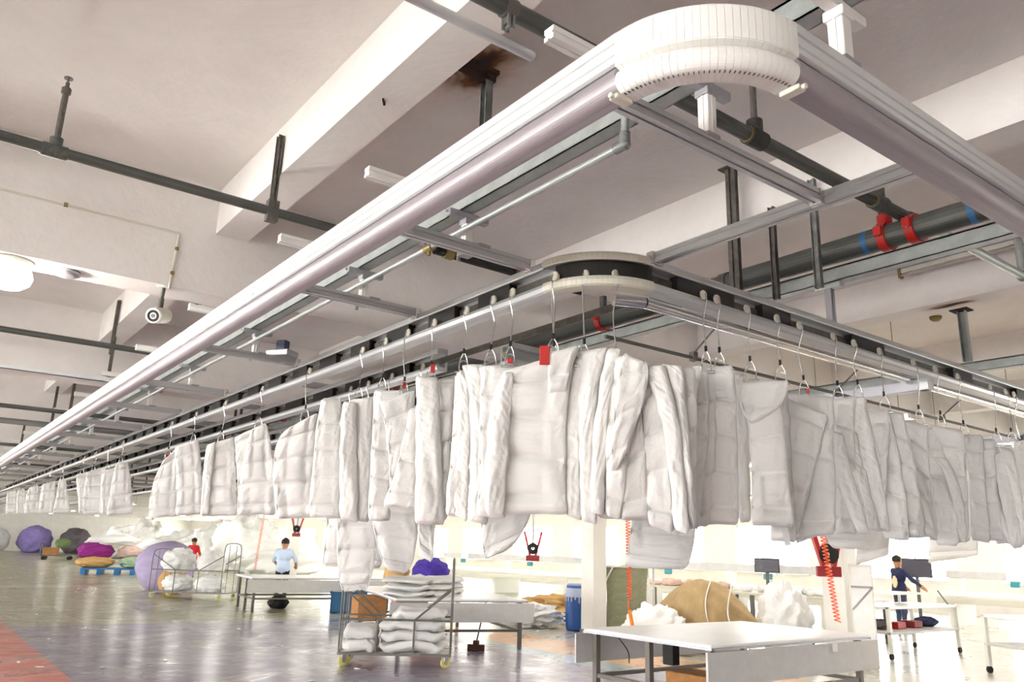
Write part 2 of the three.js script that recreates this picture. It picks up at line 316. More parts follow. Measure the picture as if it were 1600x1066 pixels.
// ---- steel above the tracks: galvanised channels, cross bars, posts
function channel(z, xa, xb, label, y = 3.535) {
  const g = thing('support_channel', label, 'channel');
  mesh('channel_section', [bx(xb, y, z - 0.045, xa, y + 0.006, z + 0.045), bx(xb, y, z + 0.039, xa, y + 0.105, z + 0.045), bx(xb, y, z - 0.045, xa, y + 0.105, z - 0.039), bx(xb, y + 0.093, z + 0.022, xa, y + 0.105, z + 0.045), bx(xb, y + 0.093, z - 0.045, xa, y + 0.105, z - 0.022)], M.galv, g);
  return g;
}
channel(-2.38, 3, -70, 'galvanised steel channel running above the near and inner tracks');
channel(-5.1, 3, -60, 'galvanised steel channel under the thick pipe with red clamps');
channel(-8.69, 3, -60, 'galvanised steel channel held by the rust stained post');
const ordinal = ['first', 'second', 'third', 'fourth', 'fifth', 'sixth', 'seventh', 'eighth', 'ninth', 'tenth', 'eleventh', 'twelfth', 'thirteenth', 'fourteenth', 'fifteenth', 'sixteenth', 'seventeenth', 'eighteenth'];
const slotBar = (a, b) => { // aluminium extrusion with a groove along its faces, direction z
  const [x, y, z0] = a, z1 = b[2], p = [[-0.03, 0], [-0.006, 0], [-0.006, 0.008], [0.006, 0.008], [0.006, 0], [0.03, 0], [0.03, 0.024], [0.022, 0.024], [0.022, 0.036], [0.03, 0.036], [0.03, 0.06], [-0.03, 0.06], [-0.03, 0.036], [-0.022, 0.036], [-0.022, 0.024], [-0.03, 0.024]];
  return sweep(p, [[x, z0, 1, 0], [x, z1, 1, 0]], y);
};
const slotBarX = (z, y, x0, x1) => sweep([[-0.03, 0], [-0.006, 0], [-0.006, 0.008], [0.006, 0.008], [0.006, 0], [0.03, 0], [0.03, 0.024], [0.022, 0.024], [0.022, 0.036], [0.03, 0.036], [0.03, 0.06], [-0.03, 0.06], [-0.03, 0.036], [-0.022, 0.036], [-0.022, 0.024], [-0.03, 0.024]], [[x0, z, 0, 1], [x1, z, 0, 1]], y);
const barX = [-1.9, -3.53, -4.86, -7.06, -9.12, -11.0, -13.0, -15.0, -17.0, -19.0, -21.0, -23.0, -25.0, -27.0, -29.5], YB = 3.215;
barX.forEach((x, i) => {
  const z1 = i ? -2.76 : -3.19;
  const g = thing('rail_support', `${ordinal[i]} aluminium cross bar between the two tracks, counted from the white corner`, 'support bar', [0, 0, 0], 0, 'cross bars between the tracks');
  mesh('cross_bar', slotBar([x, YB, -1.71], [x, YB, z1]), M.alu, g);
  mesh('end_bracket', [bx(x - 0.034, YB - 0.01, z1 - 0.01, x + 0.034, YB + 0.065, z1 + 0.03, 0.004), tube([x, YB + 0.03, z1 + 0.03], [x, YB + 0.03, z1 + 0.045], 0.01)], M.chrome, g);
  const px = x - (i ? 0.16 : 0), pz = -2.4;
  mesh('post', [bx(px - 0.028, YB + 0.06, pz - 0.028, px + 0.028, 3.49, pz + 0.028, 0.006), bx(px - 0.031, YB + 0.07, pz - 0.005, px + 0.031, 3.47, pz + 0.005), bx(px - 0.005, YB + 0.07, pz - 0.031, px + 0.005, 3.47, pz + 0.031)], M.whitePlastic, g);
  mesh('post_foot', [bx(Math.min(px, x) - 0.04, YB + 0.05, pz - 0.04, Math.max(px, x) + 0.035, YB + 0.07, pz + 0.04, 0.004), tube([px - 0.05, YB + 0.03, pz + 0.02], [px - 0.05, YB + 0.09, pz + 0.02], 0.012)], M.aluDark, g);
  mesh('top_clamp', [bx(px - 0.022, 3.49, pz - 0.14, px + 0.022, 3.533, pz + 0.14, 0.006), bx(px - 0.036, 3.46, pz - 0.036, px + 0.036, 3.495, pz + 0.036, 0.006)], M.aluDark, g);
  mesh('clamp_bolt', tube([px, 3.512, pz + 0.14], [px, 3.512, pz + 0.153], 0.009, 8), M.chrome, g);
  mesh('stub_arm', slotBar([x - 0.32, 3.645, -1.8], [x - 0.32, 3.645, -2.5]), M.whitePlastic, g);   // lies on the channel and reaches out over the near track
});
{
  const g = thing('rail_support', 'aluminium bar from the inner corner to the near right track', 'support bar');
  mesh('cross_bar', slotBarX(-3.22, YB, -2.96, -1.33), M.alu, g);
  mesh('end_bracket', [bx(-2.98, YB - 0.01, -3.26, -2.93, YB + 0.065, -3.17, 0.004), tube([-2.95, YB + 0.03, -3.17], [-2.95, YB + 0.03, -3.15], 0.01)], M.chrome, g);
  mesh('bracket', bx(-1.36, YB - 0.01, -3.26, -1.325, YB + 0.062, -3.18, 0.004), M.aluDark, g);
  const q = thing('rail_support', 'white post and clamp holding the near right track below the channel', 'support bar');
  mesh('post', [bx(-1.31, 3.29, -2.4, -1.25, 3.5, -2.34, 0.006), bx(-1.285, 3.3, -2.404, -1.275, 3.49, -2.336)], M.whitePlastic, q);
  mesh('top_clamp', [bx(-1.305, 3.495, -2.52, -1.255, 3.535, -2.2, 0.006), bx(-1.32, 3.46, -2.41, -1.24, 3.5, -2.33, 0.006)], M.whitePlastic, q);
  mesh('clamp_bolt', tube([-1.28, 3.515, -2.2], [-1.28, 3.515, -2.185], 0.011, 8), M.chrome, q);
  mesh('foot', bx(-1.325, 3.272, -2.42, -1.235, 3.292, -2.32, 0.006), M.aluDark, q);
}
[[-3.0, -5.1, 3.24, 'white post between the inner right track and the channel under the thick pipe'], [-3.0, -8.69, 3.24, 'post between the inner right track and the rust stained post\'s channel'], [-1.28, -5.1, 3.275, 'post between the near right track and the channel under the thick pipe']].forEach(([x, z, y0, label]) => {
  const g = thing('rail_support', label, 'support bar');
  mesh('post', [bx(x - 0.026, y0, z - 0.026, x + 0.026, 3.5, z + 0.026, 0.005), bx(x - 0.032, y0 + 0.02, z - 0.006, x + 0.032, 3.49, z + 0.006)], M.aluDark, g);
  mesh('top_clamp', bx(x - 0.1, 3.498, z - 0.03, x + 0.1, 3.534, z + 0.03, 0.005), M.alu, g);
});
[-6.45, -9.9, -13.4].forEach((z, i) => { const g = thing('rail_support', `${ordinal[i]} wide aluminium bar crossing behind the right run of hooks`, 'support bar'); mesh('cross_bar', bx(-5.05, 2.95, z - 0.04, -3.0, 3.04, z + 0.04, 0.005), M.aluDark, g); mesh('end_bracket', bx(-3.06, 2.95, z - 0.05, -2.98, 3.055, z + 0.05), M.alu, g); });
{ const g = thing('air_pipe', 'thin grey pipe running below the inner right track', 'pipe'); mesh('pipe', [tube([-3.35, 2.86, -3.2], [-3.35, 2.86, -9.4], 0.012, 10)], M.steelDark, g); for (const z of [-4.0, -5.7, -7.4, -9.1]) mesh('clip', [bx(-3.37, 2.84, z - 0.02, -3.33, 2.9, z + 0.02), tube([-3.35, 2.89, z], [-3.15, 3.04, z], 0.006, 6)], M.steelDark, g); }

// ---- the same conveyor system goes on behind: more tracks and cross bars under the far ceiling
[-4.35, -6.3].forEach((z, i) => { const t = thing('conveyor_track', i ? 'deepest long conveyor track running away at the left' : 'long conveyor track running away behind the quilts at the left', 'conveyor track'); mesh('straight_rail', sweep(openP, [[-95, z, 0, 1], [-7.2, z, 0, 1]], YR), M.alu, t); for (let x = -7.4; x > -30; x -= 1.1) mesh('chain_cover', bx(x - 0.7, YR + 0.052, z - 0.028, x, YR + 0.145, z + 0.03), M.chain, t); });
for (let i = 0; i < 14; i++) { const x = -8.1 - i * 1.95, t = thing('rail_support', `${ordinal[i]} cross bar over the tracks behind the left quilts, counted from the corner`, 'support bar', [0, 0, 0], 0, 'cross bars behind the quilts'); mesh('cross_bar', slotBar([x, YB + 0.03, -2.95], [x, YB + 0.03, -6.5]), M.aluDark, t); mesh('hanger', bx(x - 0.02, YB + 0.09, -4.9, x + 0.02, i % 3 ? 3.9 : 4.15, -4.86), M.steelDark, t); mesh('hanger', bx(x - 0.02, YB + 0.09, -6.2, x + 0.02, 4.1, -6.16), M.steelDark, t); }
// ---- pipes
function pipe(name, label, pts, r, mat, group) { const g = thing(name, label, 'pipe', [0, 0, 0], 0, group); const geos = []; for (let i = 0; i < pts.length - 1; i++) geos.push(tube(pts[i], pts[i + 1], r, 18)); for (let i = 1; i < pts.length - 1; i++) { const s = new THREE.SphereGeometry(r * 1.25, 16, 12); s.translate(...pts[i]); geos.push(s); } mesh('pipe', geos, mat, g); return g; }
function tee(g, x, y, z, r, mat, axis = 'z') { const e = 0.07, d = axis === 'z' ? [0, 0, e] : [e, 0, 0]; mesh('tee_fitting', [tube([x - d[0], y, z - d[2]], [x + d[0], y, z + d[2]], r * 1.3, 16), tube([x, y, z], [x, y + r * 2.6, z], r * 1.1, 14)], mat, g); for (const e of [-1, 1]) mesh('thread_ring', tube([x + e * d[0], y, z + e * d[2]], [x + e * d[0] * 1.15, y, z + e * d[2] * 1.15], r * 1.12, 16), M.brass, g); }
function strut(g, x, z, y0, y1, w = 0.04, mat = M.steelDark) { const s = [bx(x - w / 2, y0, z - 0.004, x + w / 2, y1, z + 0.004), bx(x - w / 2, y0, z - 0.02, x - w / 2 + 0.006, y1, z + 0.02), bx(x + w / 2 - 0.006, y0, z - 0.02, x + w / 2, y1, z + 0.02)]; return mesh('hanger', s, mat, g); }
function sprinkler(g, x, y0, y1, z) { mesh('riser', tube([x, y0, z], [x, y1 - 0.05, z], 0.019, 12), M.steelDark, g); mesh('sprinkler_head', [tube([x, y1 - 0.06, z], [x, y1 - 0.02, z], 0.028, 6), tube([x, y1 - 0.02, z], [x, y1 + 0.02, z], 0.012, 8), tube([x - 0.014, y1, z], [x - 0.014, y1 + 0.045, z], 0.004, 5), tube([x + 0.014, y1, z], [x + 0.014, y1 + 0.045, z], 0.004, 5), tube([x, y1 + 0.045, z], [x, y1 + 0.052, z], 0.026, 12)], M.steelDark, g); }
{
  const g = pipe('sprinkler_pipe', 'dark sprinkler pipe crossing the ceiling bay in front of the security camera', [[-5.28, 3.9, 10], [-5.28, 3.9, -2.5]], 0.034, M.pipeGrey);
  tee(g, -5.29, 3.9, -0.38, 0.034, M.pipeGrey); sprinkler(g, -5.29, 3.94, 4.36, -0.38);
  strut(g, -5.28, -1.76, 3.83, 4.5, 0.05); mesh('clamp', bx(-5.31, 3.82, -1.8, -5.25, 3.98, -1.72), M.steelDark, g);
  strut(g, -5.28, 1.44, 3.83, 4.5, 0.05);
  const h = pipe('sprinkler_pipe', 'dark sprinkler pipe running over the white corner to the thick pipe', [[-2.44, 3.9, 6], [-2.44, 3.9, -5.22], [-2.44, 3.86, -5.22]], 0.042, M.pipeGrey);
  tee(h, -2.44, 3.9, -3.5, 0.042, M.pipeBlack); sprinkler(h, -2.44, 3.95, 4.4, -3.5);
  strut(h, -2.44, -1.75, 3.8, 4.5, 0.05, M.galvDark); mesh('clamp', [tube([-2.44, 3.9, -1.78], [-2.44, 3.9, -1.72], 0.048, 16), bx(-2.46, 3.82, -1.765, -2.42, 3.87, -1.735)], M.steelDark, h);
  tee(h, -2.44, 3.9, -4.82, 0.042, M.pipeGrey);
  const k = pipe('sprinkler_pipe', 'dark sprinkler pipe in the second ceiling bay', [[-10.65, 3.9, 10], [-10.65, 3.9, -2.4]], 0.036, M.pipeGrey); strut(k, -10.65, -1.76, 3.8, 4.5, 0.05); strut(k, -10.65, 1.44, 3.8, 4.5, 0.05); mesh('pipe_cap', tube([-10.65, 3.9, -2.4], [-10.65, 3.9, -2.5], 0.04), M.whitePlastic, k);
  [-14.2, -16.1, -20.4, -26, -31].forEach((x, i) => { const q = pipe('sprinkler_pipe', `${ordinal[i]} dark pipe crossing the ceiling beyond the second girder`, [[x, 3.5, 10], [x, 3.5, -9]], i % 2 ? 0.05 : 0.034, i === 1 ? M.galvDark : M.pipeGrey); for (const z of [-5.1, -1.9, 1.3]) strut(q, x, z, 3.5, BEAM, 0.05); });
  // thin aluminium conduit next to the sprinkler pipe, top centre
  const c = pipe('cable_conduit', 'slim aluminium conduit beside the sprinkler pipe at the top of the picture', [[-2.3, 3.6, 6], [-2.3, 3.6, -1.78]], 0.022, M.alu); mesh('clip', bx(-2.33, 3.57, 0.4, -2.27, SLAB, 0.44), M.steelDark, c);
}
{ // thick water main with red grooved couplings and blue bands
  const z = -5.18, y = 3.8, r = 0.086, g = pipe('water_main', 'thick grey water pipe with red clamps and blue bands', [[4, y, z], [-40, y, z]], r, M.pipeGrey);
  for (const x of [-2.59, -2.39, -5.45, -9.6, -13.7]) { const c = mesh('red_clamp', [tube([x - 0.03, y, z], [x + 0.03, y, z], r * 1.2, 24), bx(x - 0.028, y - 0.02, z + r * 1.1, x + 0.028, y + 0.05, z + r * 1.1 + 0.035, 0.008), bx(x - 0.028, y - 0.05, z - r * 1.1 - 0.035, x + 0.028, y + 0.02, z - r * 1.1, 0.008)], M.red, g); mesh('bolt', tube([x, y - 0.03, z + r * 1.1 + 0.02], [x, y + 0.06, z + r * 1.1 + 0.02], 0.009, 8), M.chrome, g); }
  for (const x of [-2.72, -2.0]) mesh('blue_band', tube([x - 0.02, y, z], [x + 0.02, y, z], r * 1.012, 24), M.blue, g);
  mesh('red_outlet', [tube([-2.59, y + 0.06, z], [-2.59, y + 0.16, z], 0.05, 16)], M.red, g);
  mesh('riser', [tube([-2.59, y + 0.14, z], [-2.59, 4.02, z], 0.038, 14), tube([-5.45, y + 0.1, z], [-5.45, 4.05, z], 0.036, 14)], M.pipeGrey, g);
  mesh('pipe_end', tube([-3.92, y, z], [-4.0, y, z], r * 1.14, 20), M.pipeGrey, g);
  for (const x of [-8, -12, -16, -20]) strut(g, x, z, y - 0.1, BEAM, 0.05);
  const st = thing('hanger_strut', 'dark double steel strut hanging left of the thick pipe', 'strut'); mesh('hanger', [bx(-3.66, 3.46, -4.86, -3.625, SLAB, -4.82), bx(-3.605, 3.46, -4.86, -3.57, SLAB, -4.82), bx(-3.66, 3.5, -4.845, -3.57, SLAB, -4.835)], M.steelDark, st); mesh('top_plate', bx(-3.7, SLAB - 0.012, -4.9, -3.53, SLAB, -4.78), M.steelDark, st);
  const s2 = thing('hanger_strut', 'slim dark strut just right of the double steel strut', 'strut'); strut(s2, -3.32, -4.92, 3.46, BEAM, 0.045);
  const s3 = thing('hanger_strut', 'galvanised strut in front of the thick pipe, above its channel', 'strut'); strut(s3, -2.97, -4.92, 3.46, BEAM + 0.1, 0.05, M.galvDark);
}
{ // rust stained posts
  const rustTex = tex(256, (u, v) => { const dx = (u - 0.5) * 2, dy = (v - 0.5) * 2, n = tile(u, v, 4, 61) * 0.14 + tile(u, v, 14, 67) * 0.06, d = Math.hypot(dx, dy * 1.15) + n, a = Math.max(0, Math.min(1, (0.88 - d) / 0.6)), k = Math.max(0, Math.min(1, (0.42 - d) / 0.3)); return [158 - 118 * k, 100 - 72 * k, 44 - 24 * k, 225 * a * a]; });
  const stainM = S({ map: rustTex, transparent: true, roughness: 0.95, polygonOffset: true, polygonOffsetFactor: -2 });
  const a = thing('hanger_post', 'steel post with a rust stained plate above the near track', 'post');
  mesh('post', [bx(-3.55, 3.64, -2.405, -3.49, 4.36, -2.4), bx(-3.55, 3.64, -2.405, -3.544, 4.36, -2.355), bx(-3.496, 3.64, -2.405, -3.49, 4.36, -2.355)], M.galvDark, a);
  mesh('top_plate', [bx(-3.585, 4.37, -2.43, -3.455, 4.4, -2.071, 0.005), bx(-3.56, 4.33, -2.42, -3.48, 4.372, -2.34)], M.rust, a);
  const sg = new THREE.PlaneGeometry(1.15, 0.8); sg.rotateX(Math.PI / 2); const st = mesh('rust_stain', sg, stainM, a); st.position.set(-3.8, SLAB - 0.002, -2.5);
  const b = thing('hanger_post', 'steel post under the rust stained third beam at the right', 'post');
  mesh('post', [bx(-3.61, 3.64, -8.62, -3.53, 4.19, -8.615), bx(-3.61, 3.64, -8.62, -3.603, 4.19, -8.56), bx(-3.537, 3.64, -8.62, -3.53, 4.19, -8.56)], M.galv, b);
  mesh('top_plate', bx(-3.66, 4.185, -8.66, -3.48, 4.198, -8.5), M.rust, b);
  const sg2 = new THREE.PlaneGeometry(0.9, 0.27); sg2.rotateX(Math.PI / 2); const s2 = mesh('rust_stain', sg2, stainM, b); s2.position.set(-3.57, BEAM - 0.003, -8.33); 
  const lo = thing('post_connector', 'clamp below the rust stained post at the right', 'clamp'); mesh('clamp', [bx(-3.6, 3.44, -8.73, -3.54, 3.535, -8.65, 0.006), tube([-3.57, 3.41, -8.69], [-3.57, 3.5, -8.69], 0.012)], M.alu, lo);
}
{ // compressed air line between the tracks
  const g = pipe('air_pipe', 'small galvanised air pipe between the two tracks with an elbow', [[-2.32, 3.535, -2.34], [-2.32, 3.4, -2.34], [-9, 3.4, -2.34], [-34, 3.4, -2.34]], 0.018, M.galv);
  mesh('elbow', [tube([-2.32, 3.4, -2.34], [-2.32, 3.46, -2.34], 0.025, 14), tube([-2.32, 3.4, -2.34], [-2.38, 3.4, -2.34], 0.025, 14), (() => { const s = new THREE.SphereGeometry(0.027, 14, 10); s.translate(-2.32, 3.4, -2.34); return s; })()], M.galvDark, g);
  const vv = mesh('valve', [tube([-3.98, 3.4, -2.34], [-4.06, 3.4, -2.34], 0.028, 12), tube([-4.02, 3.4, -2.34], [-4.02, 3.35, -2.34], 0.012, 8)], M.brass, g); mesh('valve_handle', bx(-4.06, 3.42, -2.355, -3.96, 3.445, -2.325, 0.006), S({ color: '#26358f', roughness: 0.4 }), vv);
  const h = pipe('air_pipe', 'dark pipe crossing between the tracks behind the second cross bar', [[-4.02, 3.4, -2.38], [-4.02, 3.4, -3.6]], 0.03, M.pipeBlack); for (const z of [-2.45, -3.0]) mesh('union', tube([-4.02, 3.4, z], [-4.02, 3.4, z - 0.06], 0.04, 14), M.brass, h);
}
{ // galvanised bent pipe at the upper right
  const g = pipe('drain_pipe', 'galvanised pipe with an elbow below the ceiling at the right', [[-2.62, 4.1, -6.0], [-2.62, 4.1, -7.62], [-2.62, 4.62, -7.62]], 0.035, M.galv);
  mesh('elbow', (() => { const s = new THREE.SphereGeometry(0.052, 16, 12); s.translate(-2.62, 4.1, -7.62); return s; })(), M.galvDark, g);
}
{ // aluminium cable tray below the second girder and its red banded neighbour
  const g = thing('cable_tray', 'bright aluminium tray below the second ceiling girder at the left', 'tray'); mesh('tray', [bx(-11.5, 3.56, -2.1, -11.3, 3.57, 9), bx(-11.31, 3.56, -2.1, -11.3, 3.63, 9), bx(-11.5, 3.56, -2.1, -11.49, 3.63, 9)], M.aluSatin, g); for (const z of [-1.9, 1.3, 4.5]) mesh('hanger', bx(-11.42, 3.57, z - 0.02, -11.38, BEAM, z + 0.02), M.steelDark, g);
}
// ---- security camera and its conduit on the first girder
{
  const g = thing('security_camera', 'white bullet security camera hanging under the first ceiling girder', 'camera', [-6.84, GIRD, -1.45]);
  mesh('mount_plate', tube([0, -0.012, 0], [0, 0, 0], 0.055, 20), M.paint, g);
  mesh('arm', [tube([0, -0.01, 0], [0.01, -0.13, 0.01], 0.016, 10), tube([0.01, -0.11, 0.01], [0.06, -0.23, 0.02], 0.024, 10)], M.steelDark, g);
  const b = new THREE.Group(); b.position.set(0.07, -0.27, 0.02); b.rotation.set(0.3, 0.95, 0, 'YXZ');
  const body = mesh('body', lathe([[0.001, -0.14], [0.05, -0.135], [0.058, -0.1], [0.06, 0.08], [0.064, 0.085], [0.064, 0.11], [0.055, 0.117], [0.001, 0.117]], 24).rotateX(Math.PI / 2), M.whitePlastic, g); body.position.copy(b.position); body.rotation.copy(b.rotation);
  mesh('lens_ring', lathe([[0.048, 0.118], [0.046, 0.122], [0.03, 0.12], [0.022, 0.112], [0.001, 0.112]], 24).rotateX(Math.PI / 2), M.black, body);
  mesh('lens', tube([0, 0, 0.1], [0, 0, 0.124], 0.016, 16), S({ color: '#6a625e', roughness: 0.15 }), body);
  mesh('sun_shield', lathe([[0.066, -0.1], [0.0665, 0.1]], 20).rotateX(Math.PI / 2), M.creamPlastic, body);
  const c = thing('cable_conduit', 'thin cream cable conduit bent down to the security camera', 'conduit');
  mesh('conduit', [tube([-6.765, 4.13, 1.3], [-6.765, 4.12, -1.49], 0.008, 8), tube([-6.765, 4.12, -1.49], [-6.765, 3.62, -1.47], 0.008, 8)], M.creamPlastic, c);
  for (const p of [[-6.766, 4.126, -0.63], [-6.766, 3.98, -1.487], [-6.766, 3.76, -1.48]]) mesh('clip', bx(p[0] - 0.01, p[1] - 0.014, p[2] - 0.014, p[0] + 0.014, p[1] + 0.014, p[2] + 0.014), M.brass, c);
}
[[-7.38, 3.72, -1.86, 'dark blue sensor horn on a stub arm below the security camera'], [-7.06, 3.335, -2.6, 'dark blue sensor box on a cross bar over the inner track']].forEach(([x, y, z, label], i) => {
  const g = thing('sensor', label, 'sensor', [x, y, z], 0.6); const dk = S({ color: '#1b2748', roughness: 0.5 });
  mesh('sensor_body', i ? bx(-0.05, 0, -0.04, 0.05, 0.1, 0.04, 0.012) : lathe([[0.001, 0], [0.02, 0], [0.03, 0.05], [0.07, 0.12], [0.06, 0.125], [0.001, 0.06]], 16), dk, g); mesh('sensor_base', i ? bx(-0.12, -0.06, -0.09, 0.12, 0, 0.09, 0.01) : bx(-0.03, -0.02, -0.03, 0.03, 0.005, 0.03), i ? M.aluDark : M.steelDark, g);
});
{ const g = thing('smoke_detector', 'small round detector on the ceiling beyond the rust stained post', 'detector', [-4.49, SLAB, -10.04]); mesh('detector_body', lathe([[0.001, -0.06], [0.04, -0.058], [0.07, -0.03], [0.075, 0], [0.001, 0]], 24), M.brass, g); }
{ const g = thing('smoke_detector', 'small round cover on the ceiling at the top left', 'detector', [-3.73, SLAB, 0.62]); g.position.set(-3.9, SLAB, 0.05); mesh('detector_body', lathe([[0.001, -0.03], [0.05, -0.028], [0.06, 0], [0.001, 0]], 24), M.aluDark, g); }
{ const g = thing('anchor_bolt', 'rusty anchor stub under the first ceiling beam', 'bolt', [-3.91, BEAM, -1.9]); mesh('bolt', [tube([0, 0, 0], [0.01, -0.03, 0], 0.009, 6), tube([0.02, 0, 0.015], [0.025, -0.02, 0.015], 0.007, 6)], M.rust, g); }
// ------------------------------------------------------------------ quilts and their hooks
// each fold: left edge (top, middle, bottom), right edge (top, middle, bottom) as [across, height] pairs, forward offset, thickness, kind (s stitched, p plain, r rolled)
function quad3(a, b, c, t) { // parabola through three points at t = 0, .5, 1
  return a * (1 - t) * (1 - 2 * t) + b * 4 * t * (1 - t) + c * t * (2 * t - 1);
}
function foldGeo(p, s) {
  const [l0x, l0y, l1x, l1y, l2x, l2y, r0x, r0y, r1x, r1y, r2x, r2y, d, th, kind] = p;
  const H = (l0y + r0y) / 2 - (l2y + r2y) / 2, nv = Math.max(16, Math.round(H / 0.0105)), nu = 54;
  const W = Math.hypot(r1x - l1x, r1y - l1y), pitch = 0.205;
  return surf((u, v) => {
    const t = v, Lx = quad3(l0x, l1x, l2x, t), Ly = quad3(l0y, l1y, l2y, t), Rx = quad3(r0x, r1x, r2x, t), Ry = quad3(r0y, r1y, r2y, t);
    let hw = Math.hypot(Rx - Lx, Ry - Ly) / 2; const cx = (Lx + Rx) / 2, cy = (Ly + Ry) / 2, dx = (Rx - Lx) / (2 * hw), dy = (Ry - Ly) / (2 * hw);
    const a = u * TAU, e = kind === 'r' ? 0.85 : 0.6;
    const ca = Math.cos(a), sa = Math.sin(a);
    let k = Math.sign(ca) * Math.pow(Math.abs(ca), e), q = Math.sign(sa) * Math.pow(Math.abs(sa), kind === 'r' ? 0.9 : 0.62);
    // rounded top and bottom hems
    const yb = cy - (l2y + r2y) / 2, yt = (l0y + r0y) / 2 - cy, end = Math.min(yb / 0.05, yt / 0.035, 1), hem = Math.sqrt(Math.max(0, 1 - (1 - end) * (1 - end)));
    let T = (th + (kind === 'r' ? 0 : 0.02)) * 0.5 * (0.06 + 0.94 * hem); hw -= (1 - hem) * 0.012;
    if (kind !== 'r') {
      const g = (yb - 0.1) / pitch, f = Math.abs(g - Math.round(g)) * pitch; // distance to the nearest cross seam
      let puff = 1; if (yb > 0.06) puff *= 1 - 0.45 * Math.exp(-f * f / 0.0012) - 0.3 * Math.exp(-f * f / 0.00006);
      if (kind === 's' && W > 0.2) { const o = k * hw, c = Math.min(Math.abs(o + W * 0.17), Math.abs(o - W * 0.21)); puff *= 1 - 0.3 * Math.exp(-c * c / 0.0004); }
      T *= puff;
    }
    const o = k * hw, w = noise(o * 9 + s, cy * 2.2 + o * 6, s * 3) * 0.008 + noise(o * 22 + s, cy * 9 - o * 16, s) * 0.0045 + noise(o * 46, cy * 24 + o * 40, s + 9) * 0.002 + (kind === 'r' ? 0.0042 : 0.0022 + 0.004 * Math.pow(Math.abs(k), 6)) * noise(o * 10 + s, cy * 34 + o * 26, s * 2 + 5);
    const sway = 0.022 * noise(o * 2.5 + s * 7, cy * 1.7, s) + (kind === 'r' ? 0.01 * noise(1, cy * 5, s * 5) : 0);
    const front = q * (T + w * hem) + d + sway, side = dx * o + (kind === 'r' ? 0.006 * noise(cy * 6, s * 2, 4) : 0.008 * noise(cy * 4 + (ca > 0 ? 9 : 0), s * 2, 4)) * Math.abs(k);
    return [cx + side, cy + dy * o + (1 - hem) * 0.0 + 0.006 * noise(o * 7 + s, s, 2) * (1 - hem), front, o, cy];
  }, nu, nv, true);
}
function piping(p, s) {                                     // sewn edge cord along both sides of a fold
  if (p[14] === 'r') return [];
  return [[0, 1], [6, -1]].map(([k, e]) => { const pts = []; for (let i = 0; i <= 14; i++) { const t = 0.03 + 0.94 * i / 14, x = quad3(p[k], p[k + 2], p[k + 4], t), y = quad3(p[k + 1], p[k + 3], p[k + 5], t), o = x - (quad3(p[0], p[2], p[4], t) + quad3(p[6], p[8], p[10], t)) / 2; pts.push(V(x + e * 0.006, y, p[12] + 0.022 * noise(o * 2.5 + s * 7, y * 1.7, s) + 0.012)); } return new THREE.TubeGeometry(new THREE.CatmullRomCurve3(pts), 36, 0.0065, 6); });
}
